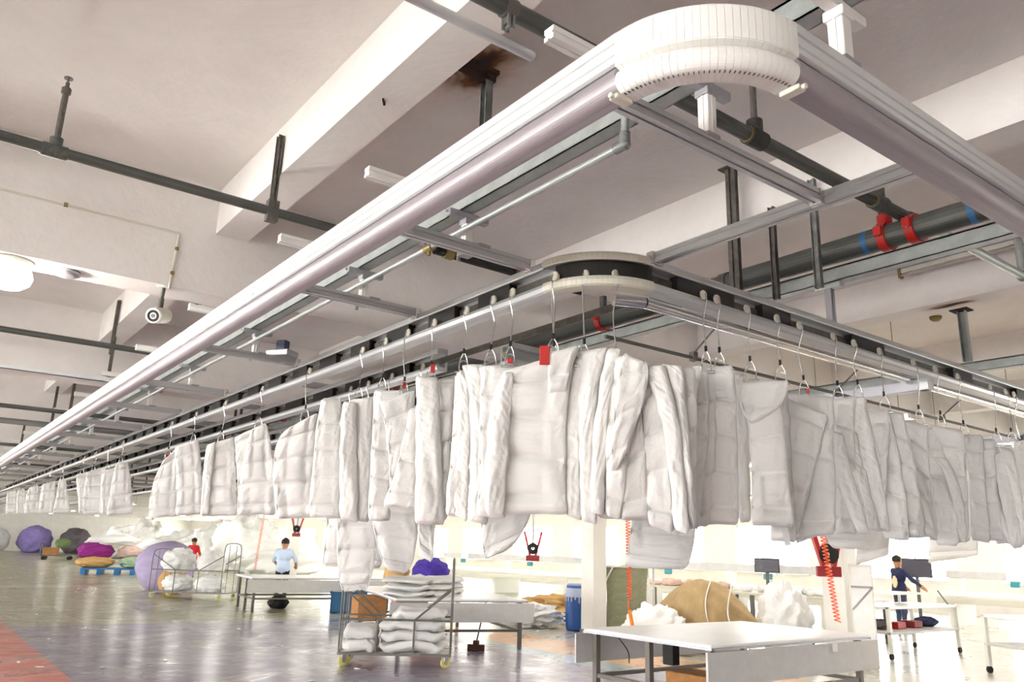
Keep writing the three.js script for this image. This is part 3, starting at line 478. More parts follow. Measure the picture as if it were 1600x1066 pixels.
const QUILTS = [
  [-11.254, -2.74, 1.332, "A", [[-0.041, 2.63, -0.135, 2.272, -0.126, 1.865, 0.099, 2.794, 0.166, 2.34, 0.217, 1.905, 0, 0.06, "s"]]],
  [-10.149, -2.74, 1.307, "A", [[-0.193, 2.683, -0.125, 2.271, -0.076, 1.883, 0.06, 2.801, 0.157, 2.333, 0.208, 1.911, 0, 0.07, "s"]]],
  [-9.05, -2.74, 1.277, "A", [[-0.137, 2.63, -0.122, 2.261, -0.108, 1.853, 0.134, 2.747, 0.207, 2.28, 0.262, 1.885, 0, 0.06, "s"], [-0.144, 2.613, -0.137, 2.257, -0.117, 1.863, -0.055, 2.673, -0.044, 2.241, -0.032, 1.871, 0.05, 0.06, "r"]]],
  [-7.886, -2.74, 1.236, "A", [[-0.214, 2.609, -0.155, 2.279, -0.092, 1.881, -0.02, 2.726, 0.022, 2.328, 0.051, 1.887, -0.05, 0.05, "s"], [-0.059, 2.697, -0.109, 2.275, -0.106, 1.854, 0.077, 2.762, 0.19, 2.331, 0.255, 1.869, 0.03, 0.07, "s"]]],
  [-6.715, -2.74, 1.183, "A", [[-0.135, 2.579, -0.227, 2.32, -0.142, 1.8, 0.104, 2.747, 0.132, 2.375, 0.165, 1.828, 0, 0.07, "s"]]],
  [-5.668, -2.74, 1.121, "A", [[-0.283, 2.703, -0.3, 2.297, -0.295, 1.793, -0.136, 2.721, -0.102, 2.308, -0.055, 1.795, 0.02, 0.06, "s"], [-0.121, 2.675, -0.112, 2.303, -0.066, 1.783, -0.019, 2.681, 0.018, 2.31, 0.071, 1.767, 0.06, 0.07, "r"], [-0.072, 2.701, 0.011, 2.346, 0.06, 1.776, 0.123, 2.742, 0.141, 2.321, 0.155, 1.78, 0.02, 0.08, "r"]]],
  [-5.284, -2.74, 1.092, "A", [[-0.054, 2.734, -0.043, 2.238, -0.031, 1.774, 0.159, 2.739, 0.117, 2.216, 0.132, 1.78, 0, 0.07, "s"]]],
  [-4.944, -2.74, 1.065, "A", [[-0.172, 2.584, -0.088, 2.292, -0.06, 1.984, 0.079, 2.694, 0.085, 2.358, 0.094, 1.99, 0.04, 0.05, "p"]]],
  [-4.581, -2.74, 1.032, "A", [[-0.132, 2.495, -0.179, 2.166, -0.261, 1.846, -0.052, 2.513, -0.051, 2.158, -0.045, 1.838, 0.02, 0.06, "s"], [-0.097, 2.711, -0.076, 2.285, -0.049, 1.745, 0.053, 2.719, 0.089, 2.292, 0.144, 1.748, 0.07, 0.09, "r"], [0.048, 2.712, 0.083, 2.301, 0.125, 1.769, 0.162, 2.718, 0.158, 2.305, 0.164, 1.783, 0, 0.07, "p"]]],
  [-4.183, -2.74, 0.991, "A", [[-0.051, 2.692, -0.051, 2.233, -0.069, 1.792, 0.046, 2.709, 0.027, 2.262, 0.014, 1.783, 0.01, 0.06, "p"], [-0.03, 2.71, -0.016, 2.229, -0.017, 1.795, 0.051, 2.595, 0.068, 2.195, 0.068, 1.755, 0.05, 0.06, "r"], [-0.014, 2.727, 0.053, 2.383, 0.069, 1.761, 0.125, 2.74, 0.174, 2.323, 0.188, 1.743, 0.07, 0.08, "r"]]],
  [-3.882, -2.74, 0.956, "A", [[-0.073, 2.693, -0.025, 2.427, 0.002, 2.045, 0.06, 2.705, 0.062, 2.43, 0.063, 2.047, -0.04, 0.05, "p"]]],
  [-3.683, -2.74, 0.931, "A", [[-0.168, 2.667, -0.167, 2.334, -0.157, 1.792, 0.028, 2.686, 0.025, 2.34, 0.007, 1.774, -0.06, 0.06, "p"]]],
  [-3.285, -2.74, 0.876, "A", [[-0.26, 2.558, -0.334, 2.274, -0.339, 1.775, 0.124, 2.669, 0.076, 2.228, 0.088, 1.791, 0.03, 0.07, "s"], [-0.261, 2.54, -0.335, 2.267, -0.339, 1.784, -0.207, 2.539, -0.222, 2.215, -0.238, 1.776, 0.07, 0.05, "r"], [-0.019, 2.645, -0.021, 2.542, -0.023, 2.424, 0.154, 2.694, 0.1, 2.556, 0.079, 2.426, 0.07, 0.07, "p"]]],
  [-3.3, -2.76, 0.874, "C1", [[0.109, 2.631, 0.06, 2.199, 0.076, 1.79, 0.204, 2.691, 0.157, 2.202, 0.165, 1.756, 0.02, 0.08, "r"], [0.141, 2.674, 0.139, 2.229, 0.158, 1.765, 0.297, 2.694, 0.231, 2.286, 0.245, 1.74, 0.06, 0.08, "r"], [0.294, 2.678, 0.218, 2.257, 0.199, 1.801, 0.377, 2.679, 0.299, 2.336, 0.274, 1.786, 0.1, 0.07, "r"]]],
  [-3.15, -2.85, 0.835, "C2", [[0.111, 2.615, 0.089, 2.24, 0.079, 1.775, 0.357, 2.617, 0.373, 2.245, 0.345, 1.771, -0.06, 0.06, "p"], [0.163, 2.637, 0.125, 2.258, 0.117, 1.787, 0.284, 2.627, 0.248, 2.282, 0.197, 1.769, 0.04, 0.06, "p"], [0.21, 2.634, 0.16, 2.358, 0.136, 2.016, 0.324, 2.59, 0.322, 2.414, 0.182, 2.017, 0.1, 0.05, "p"], [0.179, 2.113, 0.179, 1.964, 0.188, 1.765, 0.307, 2.345, 0.328, 2.073, 0.353, 1.775, 0, 0.07, "s"]]],
  [-3.03, -2.98, 0.794, "C3", [[0.224, 2.591, 0.228, 2.209, 0.209, 1.729, 0.421, 2.591, 0.421, 2.211, 0.397, 1.734, -0.06, 0.06, "p"], [0.121, 2.43, 0.144, 2.124, 0.16, 1.742, 0.242, 2.565, 0.279, 2.18, 0.286, 1.704, 0, 0.07, "s"], [0.127, 2.571, 0.234, 2.247, 0.283, 1.723, 0.256, 2.588, 0.329, 2.216, 0.361, 1.708, 0.05, 0.08, "r"], [0.236, 2.595, 0.316, 2.307, 0.351, 1.812, 0.349, 2.583, 0.377, 2.232, 0.394, 1.72, 0.02, 0.07, "r"]]],
  [-2.94, -3.622, 0.682, "B", [[-0.105, 2.655, -0.079, 2.302, -0.106, 1.757, 0.048, 2.651, 0.047, 2.289, -0.005, 1.771, -0.05, 0.06, "p"], [-0.151, 2.663, -0.101, 2.29, -0.113, 1.743, -0.018, 2.671, -0.068, 2.313, -0.083, 1.727, 0.03, 0.05, "p"], [-0.057, 2.649, -0.083, 2.318, -0.092, 1.739, 0.004, 2.656, 0, 2.317, -0.063, 1.74, 0, 0.06, "p"]]],
  [-2.94, -3.747, 0.665, "B", [[-0.078, 2.684, -0.073, 2.328, -0.137, 1.775, 0.078, 2.689, 0.081, 2.291, 0.07, 1.772, 0.03, 0.07, "s"]]],
  [-2.94, -4.04, 0.629, "B", [[-0.097, 2.698, -0.104, 2.367, -0.106, 1.796, -0.011, 2.682, -0.028, 2.366, -0.039, 1.797, 0, 0.07, "r"], [-0.062, 2.483, -0.02, 2.235, -0.04, 1.784, 0.158, 2.609, 0.174, 2.258, 0.199, 1.777, 0.05, 0.08, "s"], [-0.043, 2.632, -0.066, 2.501, -0.019, 2.37, 0.205, 2.633, 0.179, 2.507, 0.028, 2.375, 0.09, 0.05, "p"]]],
  [-2.94, -4.354, 0.594, "B", [[-0.069, 2.703, -0.064, 2.306, -0.119, 1.701, 0.038, 2.712, 0.034, 2.305, 0.035, 1.699, -0.05, 0.06, "p"]]],
  [-2.94, -4.604, 0.568, "B", [[-0.113, 2.616, -0.122, 2.264, -0.117, 1.743, 0.129, 2.496, 0.048, 2.204, -0.089, 1.748, 0.05, 0.06, "p"], [-0.113, 2.66, -0.104, 2.214, -0.135, 1.712, 0.174, 2.63, 0.149, 2.143, 0.127, 1.758, -0.02, 0.07, "s"]]],
  [-2.94, -5.009, 0.531, "B", [[-0.045, 2.668, -0.05, 2.493, -0.058, 2.176, 0.12, 2.686, 0.085, 2.452, 0.076, 2.175, -0.01, 0.07, "p"], [-0.055, 2.448, -0.043, 2.134, 0.046, 1.78, 0.014, 2.421, 0.061, 2.122, 0.122, 1.77, 0.05, 0.06, "r"], [-0.058, 2.175, -0.06, 1.984, -0.081, 1.768, -0.019, 2.175, 0.038, 1.961, 0.056, 1.767, 0, 0.06, "p"]]],
  [-2.94, -5.272, 0.509, "B", [[-0.13, 2.457, -0.052, 2.144, -0.007, 1.801, -0.027, 2.479, 0.02, 2.119, 0.077, 1.791, 0.03, 0.07, "r"], [-0.022, 2.714, -0.037, 2.27, 0.056, 1.803, 0.041, 2.727, 0.094, 2.231, 0.129, 1.793, 0, 0.07, "r"]]],
  [-2.94, -5.621, 0.482, "B", [[-0.024, 2.684, 0.034, 2.228, 0.051, 1.763, 0.117, 2.657, 0.168, 2.176, 0.154, 1.765, -0.05, 0.06, "p"], [-0.132, 2.68, -0.084, 2.225, -0.081, 1.752, 0.019, 2.683, 0.075, 2.172, 0.075, 1.747, 0, 0.06, "s"], [-0.13, 2.561, -0.069, 2.324, -0.068, 2.043, 0.023, 2.581, -0.002, 2.361, -0.044, 2.056, 0.04, 0.05, "p"]]],
  [-2.94, -6.123, 0.448, "B", [[-0.235, 2.699, -0.232, 2.304, -0.218, 1.779, -0.026, 2.65, -0.018, 2.224, -0.025, 1.783, -0.06, 0.06, "p"], [-0.196, 2.701, -0.116, 2.398, -0.068, 1.798, 0.052, 2.611, 0.028, 2.23, 0.031, 1.762, 0, 0.07, "p"], [-0.175, 2.51, -0.128, 2.19, -0.1, 1.778, -0.117, 2.508, -0.053, 2.14, -0.033, 1.779, 0.05, 0.06, "r"]]],
  [-2.94, -6.472, 0.426, "B", [[-0.099, 2.655, -0.136, 2.253, -0.169, 1.772, 0.076, 2.62, 0.052, 2.25, 0.026, 1.764, -0.07, 0.06, "p"], [-0.086, 2.674, 0.001, 2.325, -0.02, 1.755, 0.143, 2.61, 0.136, 2.296, 0.104, 1.762, -0.02, 0.07, "p"], [-0.109, 2.413, -0.018, 2.242, 0.033, 1.774, 0.009, 2.397, 0.08, 2.138, 0.086, 1.748, 0.04, 0.06, "r"], [-0.121, 2.258, -0.104, 2.012, -0.124, 1.731, -0.032, 2.218, 0.026, 1.987, 0.028, 1.731, 0.02, 0.05, "p"]]],
  [-2.94, -6.856, 0.405, "B", [[0.106, 2.591, 0.091, 2.224, 0.068, 1.789, 0.212, 2.587, 0.184, 2.223, 0.181, 1.778, -0.06, 0.06, "p"], [-0.013, 2.619, -0.01, 2.274, -0.043, 1.779, 0.124, 2.626, 0.104, 2.219, 0.094, 1.769, 0, 0.07, "s"]]],
  [-2.94, -7.466, 0.375, "B", [[-0.095, 2.62, -0.1, 2.213, -0.11, 1.776, 0.105, 2.611, 0.121, 2.211, 0.107, 1.767, -0.06, 0.06, "p"], [-0.106, 2.642, -0.121, 2.237, 0.007, 1.734, 0.007, 2.622, -0.056, 2.265, 0.092, 1.752, 0, 0.07, "r"], [-0.041, 2.518, -0.038, 2.205, 0.008, 1.743, 0.105, 2.556, 0.078, 2.259, 0.099, 1.758, 0.04, 0.06, "r"], [-0.008, 2.587, 0.059, 2.202, 0.078, 1.757, 0.093, 2.561, 0.125, 2.201, 0.122, 1.859, 0.06, 0.05, "r"]]],
  [-2.94, -7.776, 0.361, "B", [[-0.004, 2.659, 0.014, 2.259, 0.021, 1.773, 0.099, 2.676, 0.111, 2.287, 0.094, 1.775, -0.03, 0.07, "r"], [0.121, 2.649, 0.129, 2.284, 0.102, 1.747, 0.206, 2.631, 0.214, 2.282, 0.186, 1.749, 0, 0.07, "r"]]],
  [-2.94, -7.951, 0.354, "B", [[0.134, 2.637, 0.156, 2.296, 0.14, 1.752, 0.268, 2.616, 0.29, 2.293, 0.26, 1.755, 0, 0.08, "s"]]],
  [-14.162, -2.74, 1.38, "A", [[-0.055, 2.762, -0.081, 2.352, -0.086, 1.941, 0.108, 2.805, 0.208, 2.42, 0.296, 1.988, 0, 0.07, "s"]]],
  [-15.196, -2.74, 1.392, "A", [[-0.083, 2.718, -0.029, 2.343, 0.023, 1.982, 0.165, 2.791, 0.179, 2.409, 0.199, 1.99, 0, 0.07, "s"]]],
  [-16.425, -2.74, 1.405, "A", [[-0.086, 2.756, -0.093, 2.385, -0.034, 1.988, 0.195, 2.858, 0.281, 2.407, 0.294, 2.026, 0, 0.07, "s"]]],
  [-17.565, -2.74, 1.416, "A", [[-0.106, 2.77, -0.022, 2.432, 0.06, 2.034, 0.202, 2.879, 0.187, 2.444, 0.222, 2.054, 0, 0.07, "s"]]],
  [-19.971, -2.74, 1.434, "A", [[-0.051, 2.795, -0.047, 2.451, -0.061, 2.069, 0.079, 2.831, 0.172, 2.464, 0.277, 2.099, 0, 0.09, "s"]]],
  [-21.79, -2.74, 1.446, "A", [[-0.134, 2.775, -0.132, 2.434, -0.105, 2.098, 0.141, 2.883, 0.169, 2.526, 0.205, 2.127, 0, 0.09, "s"]]],
  [-24.164, -2.74, 1.458, "A", [[-0.125, 2.801, -0.163, 2.506, -0.132, 2.136, 0.065, 2.879, 0.145, 2.556, 0.208, 2.152, 0, 0.09, "s"]]],
  [-27.198, -2.74, 1.47, "A", [[-0.072, 2.86, -0.063, 2.606, -0.012, 2.193, 0.08, 2.906, 0.158, 2.618, 0.241, 2.205, 0, 0.1, "s"]]],
  [-29.578, -2.74, 1.478, "A", [[-0.106, 2.913, -0.095, 2.638, -0.045, 2.231, 0.109, 2.966, 0.16, 2.653, 0.226, 2.244, 0, 0.1, "s"]]],
  [-7.224, -3.4, 1.131, "D", [[-0.126, 2.66, -0.121, 1.904, -0.132, 1.419, 0.369, 2.68, 0.438, 1.744, 0.401, 1.397, 0, 0.05, "p"]]],
  [-6.382, -3.4, 1.081, "D", [[-0.194, 2.66, -0.057, 1.727, 0.116, 1.393, 0.289, 2.68, 0.319, 1.685, 0.204, 1.384, 0, 0.05, "p"]]],
  [-5.835, -3.4, 1.043, "D", [[-0.067, 2.66, 0.018, 1.884, 0.092, 1.518, 0.126, 2.68, 0.182, 1.786, 0.156, 1.49, 0, 0.05, "p"]]],
  [-5, -3.676, 0.937, "E", [[-0.187, 2.66, -0.142, 1.735, -0.077, 1.558, 0.323, 2.68, 0.234, 1.889, -0.019, 1.569, 0, 0.05, "p"]]],
  [-6.851, -3.4, 1.11, "D", [[-0.229, 2.66, -0.145, 1.441, -0.033, 1.249, 0.178, 2.68, 0.182, 1.45, 0.052, 1.267, 0, 0.05, "p"]]],
  [-5, -5.557, 0.733, "E", [[-0.249, 2.66, -0.339, 1.801, -0.399, 1.491, 0.239, 2.68, 0.226, 1.759, 0.08, 1.479, 0, 0.06, "p"]]],
  [-5, -7.899, 0.564, "E", [[-0.244, 2.66, -0.253, 2.095, -0.213, 1.758, 0.085, 2.68, 0.035, 2.099, -0.014, 1.843, 0, 0.06, "p"]]],
  [-5, -8.811, 0.516, "E", [[-0.361, 2.66, -0.395, 1.924, -0.27, 1.74, 0.201, 2.68, 0.144, 1.898, -0.001, 1.733, 0, 0.06, "p"]]],
  [-5, -9.309, 0.493, "E", [[-0.273, 2.66, -0.327, 1.795, -0.359, 1.545, 0.11, 2.68, 0.039, 1.877, -0.004, 1.687, 0, 0.06, "p"]]],
  [-5, -11.277, 0.417, "E", [[-0.332, 2.66, -0.403, 1.933, -0.449, 1.6, 0.232, 2.68, 0.166, 1.944, 0.127, 1.716, 0, 0.06, "p"]]],
];
const hookWire = M.chrome;
function hook(x, z, top, yaw, side, label, redTag) {       // side: 0 = left run, 1 = right run
  const g = thing('quilt_hook', label, 'hook', [x, 0, z], 0, 'wire hooks on the inner track');
  const ax = side ? [1, 0] : [0, 1], yr = YR + 0.062;
  const roll = mesh('roller', lathe([[0.001, -0.008], [0.024, -0.008], [0.028, -0.004], [0.028, 0.004], [0.024, 0.008], [0.001, 0.008]], 20).rotateX(Math.PI / 2), M.creamPlastic, g);
  roll.rotation.y = side ? Math.PI / 2 : 0; roll.position.set(ax[0] * -0.005, yr + 0.005, ax[1] * -0.005);
  const u = [Math.cos(yaw), -Math.sin(yaw)], b = (rnd() - 0.5) * 0.05, f = Math.min(top + 0.115, yr - 0.1), mid = (yr + f) / 2;
  const w = 0.026 + rnd() * 0.008;
  const P = (o, y) => [u[0] * o, y, u[1] * o];
  mesh('rod', wire([[ax[0] * 0.01, yr + 0.012, ax[1] * 0.01], [ax[0] * 0.018, yr - 0.02, ax[1] * 0.018], P(b, mid), P(b * 0.15, f + 0.03), P(0, f)], 0.0042, 6, 20), hookWire, g);
  mesh('ferrule', tube(P(0, f + 0.012), P(0, f - 0.022), 0.0085, 8), M.black, g);
  mesh('loop', [wire([P(0, f - 0.01), P(-w * 0.7, f - 0.05), P(-w, f - 0.09), P(-w * 0.95, top - 0.02)], 0.0036, 6, 14), wire([P(0, f - 0.01), P(w * 0.7, f - 0.05), P(w, f - 0.09), P(w * 0.95, top - 0.02)], 0.0036, 6, 14), wire([P(-w, f - 0.085), P(-w * 0.3, f - 0.07), P(w * 0.3, f - 0.07), P(w, f - 0.085)], 0.0028, 5, 8)], hookWire, g);
  mesh('clip', tube(P(-0.05, top - 0.03), P(0.05, top - 0.03), 0.008, 8), hookWire, g);
  if (redTag) { const t = mesh('red_tag', new RoundedBoxGeometry(redTag[0], redTag[1], 0.014, 2, 0.004), M.red, g); t.position.set(u[0] * redTag[2] + Math.sin(yaw) * redTag[4], top + redTag[3], u[1] * redTag[2] + Math.cos(yaw) * redTag[4]); t.rotation.y = yaw; }
  return g;
}
{
  const special = { 12: 'widest white quilt, hanging flat just left of the track corner', 13: 'white quilt folded into three upright rolls at the track corner', 14: 'white quilt draped open like a coat under the track corner', 15: 'white quilt with curved rolls just right of the track corner' };
  const tags = { 0: [0.05, 0.03, 0, 0.0, 0.02], 4: [0.014, 0.03, -0.03, -0.05, 0.04], 7: [0.02, 0.05, 0, 0.06, 0.01], 8: [0.03, 0.06, 0.01, 0.07, 0.01], 11: [0.03, 0.03, 0, 0.0, 0.02], 12: [0.055, 0.105, -0.045, -0.03, 0.12], 20: [0.022, 0.03, 0.02, 0.01, 0.06] };
  const left = [], right = [];
  QUILTS.forEach((q, i) => { if (q[3] === 'A') left.push(i); if (q[3] === 'B') right.push(i); });
  left.sort((a, b) => QUILTS[b][0] - QUILTS[a][0]); right.sort((a, b) => QUILTS[b][1] - QUILTS[a][1]);
  const count = ['first', 'second', 'third', 'fourth', 'fifth', 'sixth', 'seventh', 'eighth', 'ninth', 'tenth', 'eleventh', 'twelfth', 'thirteenth', 'fourteenth', 'fifteenth', 'sixteenth', 'seventeenth', 'eighteenth', 'nineteenth', 'twentieth', 'twenty-first', 'twenty-second', 'twenty-third', 'twenty-fourth', 'twenty-fifth', 'twenty-sixth'];
  const backNames = { D: 'left', E: 'right' }, backCount = { D: 0, E: 0 };
  QUILTS.forEach((q, i) => {
    const [x, z, yaw, rail, folds] = q;
    const li = left.indexOf(i), ri = right.indexOf(i);
    let label = special[i], where;
    if (li >= 0) where = `${count[li]} white quilt left of the track corner`; else if (ri >= 0) where = `${count[ri]} white quilt right of the track corner`;
    else if (rail in backNames) where = `${count[backCount[rail]++]} lower hung quilt behind the ${backNames[rail]} row, counted from the middle`;
    if (!label) label = 'hanging ' + where;
    const hookLabel = 'wire hook above the ' + (special[i] ? ['widest quilt left of the corner', 'three rolls at the corner', 'quilt draped open like a coat', 'quilt with curved rolls'][i - 12] : where.replace(', counted from the middle', ''));
    let top = -9;
    for (const p of folds) { const l = p[0], r = p[6]; const t = l === r ? 0.5 : (0 - l) / (r - l); const y = p[1] + (p[7] - p[1]) * Math.max(0, Math.min(1, t)); if (t > -0.6 && t < 1.6) top = Math.max(top, y); else top = Math.max(top, y - 0.06); }
    const g = mesh('quilt', folds.flatMap((p, j) => [foldGeo(p, i * 1.37 + j * 0.61), ...piping(p, i * 1.37 + j * 0.61)]), M.quilt);
    g.position.set(x, 0, z); g.rotation.y = yaw; tag(g, label, 'quilt', rail in backNames ? 'quilts hanging behind the first row' : 'white quilts hanging on the inner track');
    if ([15, 19, 25].includes(i)) { // sewn care label near the lower edge
      const p = folds[0], lab = mesh('care_label', new THREE.BoxGeometry(0.035, 0.11, 0.002), S({ color: '#c9c9ca', roughness: 0.7 }), g); lab.position.set((p[4] + p[10]) / 2 + 0.02, p[5] + 0.03, p[12] + 0.09); lab.rotation.z = 0.15;
    }
    hook(x, z, top, yaw, rail === 'B' || rail === 'E' || rail === 'C3' ? 1 : 0, hookLabel, tags[i]);
  });
}
// ------------------------------------------------------------------ things on the floor
function lumps(rx, ry, rz, amp, freq, s, flat = 0.0, nu = 48, nv = 32) { // soft lumpy bag or bale standing on y = 0
  return surf((u, v) => { const a = u * TAU, b = v * Math.PI, n = 1 + amp * (noise(Math.cos(a) * Math.sin(b) * freq + s, Math.cos(b) * freq, Math.sin(a) * Math.sin(b) * freq + s) + 0.4 * noise(Math.cos(a) * Math.sin(b) * freq * 3 + s, Math.cos(b) * freq * 3, Math.sin(a) * Math.sin(b) * freq * 3)); const y = Math.cos(b) * ry * n + ry * (1 - flat); return [Math.cos(a) * Math.sin(b) * rx * n, Math.max(0, y), Math.sin(a) * Math.sin(b) * rz * n]; }, nu, nv, true);
}
const lump = (name, label, cat, pos, dims, mat, s, amp = 0.08, freq = 1.6, flat = 0.12, turn = 0, group) => { const o = mesh(name, lumps(dims[0], dims[1], dims[2], amp, freq, s, flat), mat); o.position.set(...pos); o.rotation.y = turn; return tag(o, label, cat, group); };
const cloth = (c) => S({ map: rep(mottled(c, 12), 3), roughness: 0.95 });
const C = { lavender: cloth([168, 156, 188]), violet: cloth([150, 136, 200]), tan: cloth([178, 152, 110]), tanDark: cloth([198, 160, 104]), magenta: cloth([142, 40, 128]), green: cloth([152, 178, 148]), olive: cloth([140, 140, 112]), grey: cloth([104, 96, 102]), white: M.wadding, navy: cloth([62, 66, 100]), indigo: cloth([70, 50, 150]) };
// ---- large work tables with deep aprons
function table(name, label, x, z, turn, L, W, h, apron, shelf) { // L along local x, W along local z, centre at x, z
  const g = thing(name, label, 'table', [x, 0, z], turn);
  mesh('tabletop', new RoundedBoxGeometry(L, 0.035, W, 2, 0.012).translate(0, h - 0.0175, 0), M.board, g);
  mesh('edge_trim', [bx(-L / 2 - 0.006, h - 0.05, -W / 2 - 0.006, L / 2 + 0.006, h - 0.03, -W / 2 + 0.02), bx(-L / 2 - 0.006, h - 0.05, W / 2 - 0.02, L / 2 + 0.006, h - 0.03, W / 2 + 0.006), bx(-L / 2 - 0.006, h - 0.05, -W / 2, -L / 2 + 0.02, h - 0.03, W / 2), bx(L / 2 - 0.02, h - 0.05, -W / 2, L / 2 + 0.006, h - 0.03, W / 2)], M.aluDark, g);
  for (const [sx, sz] of [[-1, -1], [1, -1], [1, 1], [-1, 1]]) { const lx = sx * (L / 2 - 0.1), lz = sz * (W / 2 - 0.1); mesh('leg', [bx(lx - 0.03, 0.02, lz - 0.03, lx + 0.03, h - 0.05, lz + 0.03), tube([lx, 0, lz], [lx, 0.03, lz], 0.035)], M.tableSteel, g); }
  mesh('leg', [bx(-0.03, 0, W / 2 - 0.13, 0.03, h - 0.05, W / 2 - 0.07)], M.tableSteel, g);
  for (const s of apron) { const a = s === 'x+' ? bx(L / 2 + 0.01, h - 0.36, -W / 2 - 0.1, L / 2 + 0.035, h - 0.06, W / 2 + 0.1) : s === 'x-' ? bx(-L / 2 - 0.035, h - 0.36, -W / 2 - 0.1, -L / 2 - 0.01, h - 0.06, W / 2 + 0.1) : s === 'z+' ? bx(-L / 2 - 0.1, h - 0.36, W / 2 + 0.01, L / 2 + 0.1, h - 0.06, W / 2 + 0.035) : bx(-L / 2 - 0.1, h - 0.36, -W / 2 - 0.035, L / 2 + 0.1, h - 0.06, -W / 2 - 0.01); const p = mesh('apron_board', a, M.boardSide, g); }
  mesh('stretcher', [bar([-L / 2 + 0.1, shelf, W / 2 - 0.1], [L / 2 - 0.1, shelf, W / 2 - 0.1], 0.04, 0.04), bar([-L / 2 + 0.1, shelf, -W / 2 + 0.1], [L / 2 - 0.1, shelf, -W / 2 + 0.1], 0.04, 0.04), bar([L / 2 - 0.1, shelf, -W / 2 + 0.1], [L / 2 - 0.1, shelf, W / 2 - 0.1], 0.04, 0.04), bar([-L / 2 + 0.1, shelf, -W / 2 + 0.1], [-L / 2 + 0.1, shelf, W / 2 - 0.1], 0.04, 0.04)], M.tableSteel, g);
  return g;
}
const t1 = table('work_table', 'large white topped table in the right foreground with grey apron boards', -6.0, -7.62, 0, 1.76, 2.75, 0.8, ['x+', 'x-'], 0.32);
mesh('hung_tool', bx(0.2, 0.55, 1.2, 0.34, 0.74, 1.3, 0.01), M.black, t1);
mesh('hanging_cable', wire([[-0.5, 0.76, 1.25], [-0.3, 0.6, 1.27], [-0.28, 0.5, 1.28]], 0.006), M.black, t1);
mesh('apron_clip', bx(0.915, 0.66, -0.6, 0.95, 0.74, -0.55, 0.006), M.whitePlastic, t1);
const t2 = table('work_table', 'white topped table behind the metal cart in the centre', -13.29, -8.28, -0.31, 4.05, 2.25, 0.8, ['x+'], 0.3);
const t3 = table('work_table', 'white topped table at the left in front of the worker in pale blue', -20.1, -8.9, -0.12, 1.8, 3.6, 0.8, ['x+'], 0.3);
// cartons under the tables
function carton(label, x, y, z, w, h, d, turn, mat = M.carton) { const g = thing('carton', label, 'box', [x, y, z], turn); mesh('box_body', bx(-w / 2, 0, -d / 2, w / 2, h, d / 2, 0.006), mat, g); mesh('tape', bx(-w / 2 - 0.001, h - 0.002, -0.025, w / 2 + 0.001, h + 0.002, 0.025), M.cartonPale, g); mesh('flap', [bx(-w / 2, h, -d / 2, w / 2, h + 0.004, -0.003), bx(-w / 2, h, 0.003, w / 2, h + 0.004, d / 2)], mat, g); return g; }
{
  const c1 = carton('brown carton printed in red under the foreground table', -5.85, 0, -6.95, 0.6, 0.42, 0.4, 0.05);
  const pr = mesh('red_print', [bx(-0.2, 0.2, 0.2, -0.14, 0.27, 0.203), bx(-0.1, 0.2, 0.2, -0.05, 0.27, 0.203), bx(-0.01, 0.2, 0.2, 0.05, 0.27, 0.203), bx(-0.24, 0.12, 0.2, 0.16, 0.135, 0.203)], M.redDark, c1);
  carton('pale brown carton next to the printed carton under the foreground table', -5.35, 0, -6.9, 0.34, 0.4, 0.5, -0.1, M.cartonPale);
  carton('dark brown carton under the white table behind the cart', -12.5, 0.32, -7.3, 0.7, 0.42, 0.5, -0.31);
  carton('small brown carton on the floor under the white table behind the cart', -11.75, 0, -7.25, 0.55, 0.25, 0.4, -0.3);
  carton('second dark carton on the shelf of the white table behind the cart', -13.6, 0.32, -7.1, 0.8, 0.4, 0.5, -0.31);
  carton('tall pale carton on the far left floor behind the pallet', -57, 0, -10.6, 1.3, 1.5, 1.0, 0.2, M.cartonPale);
}
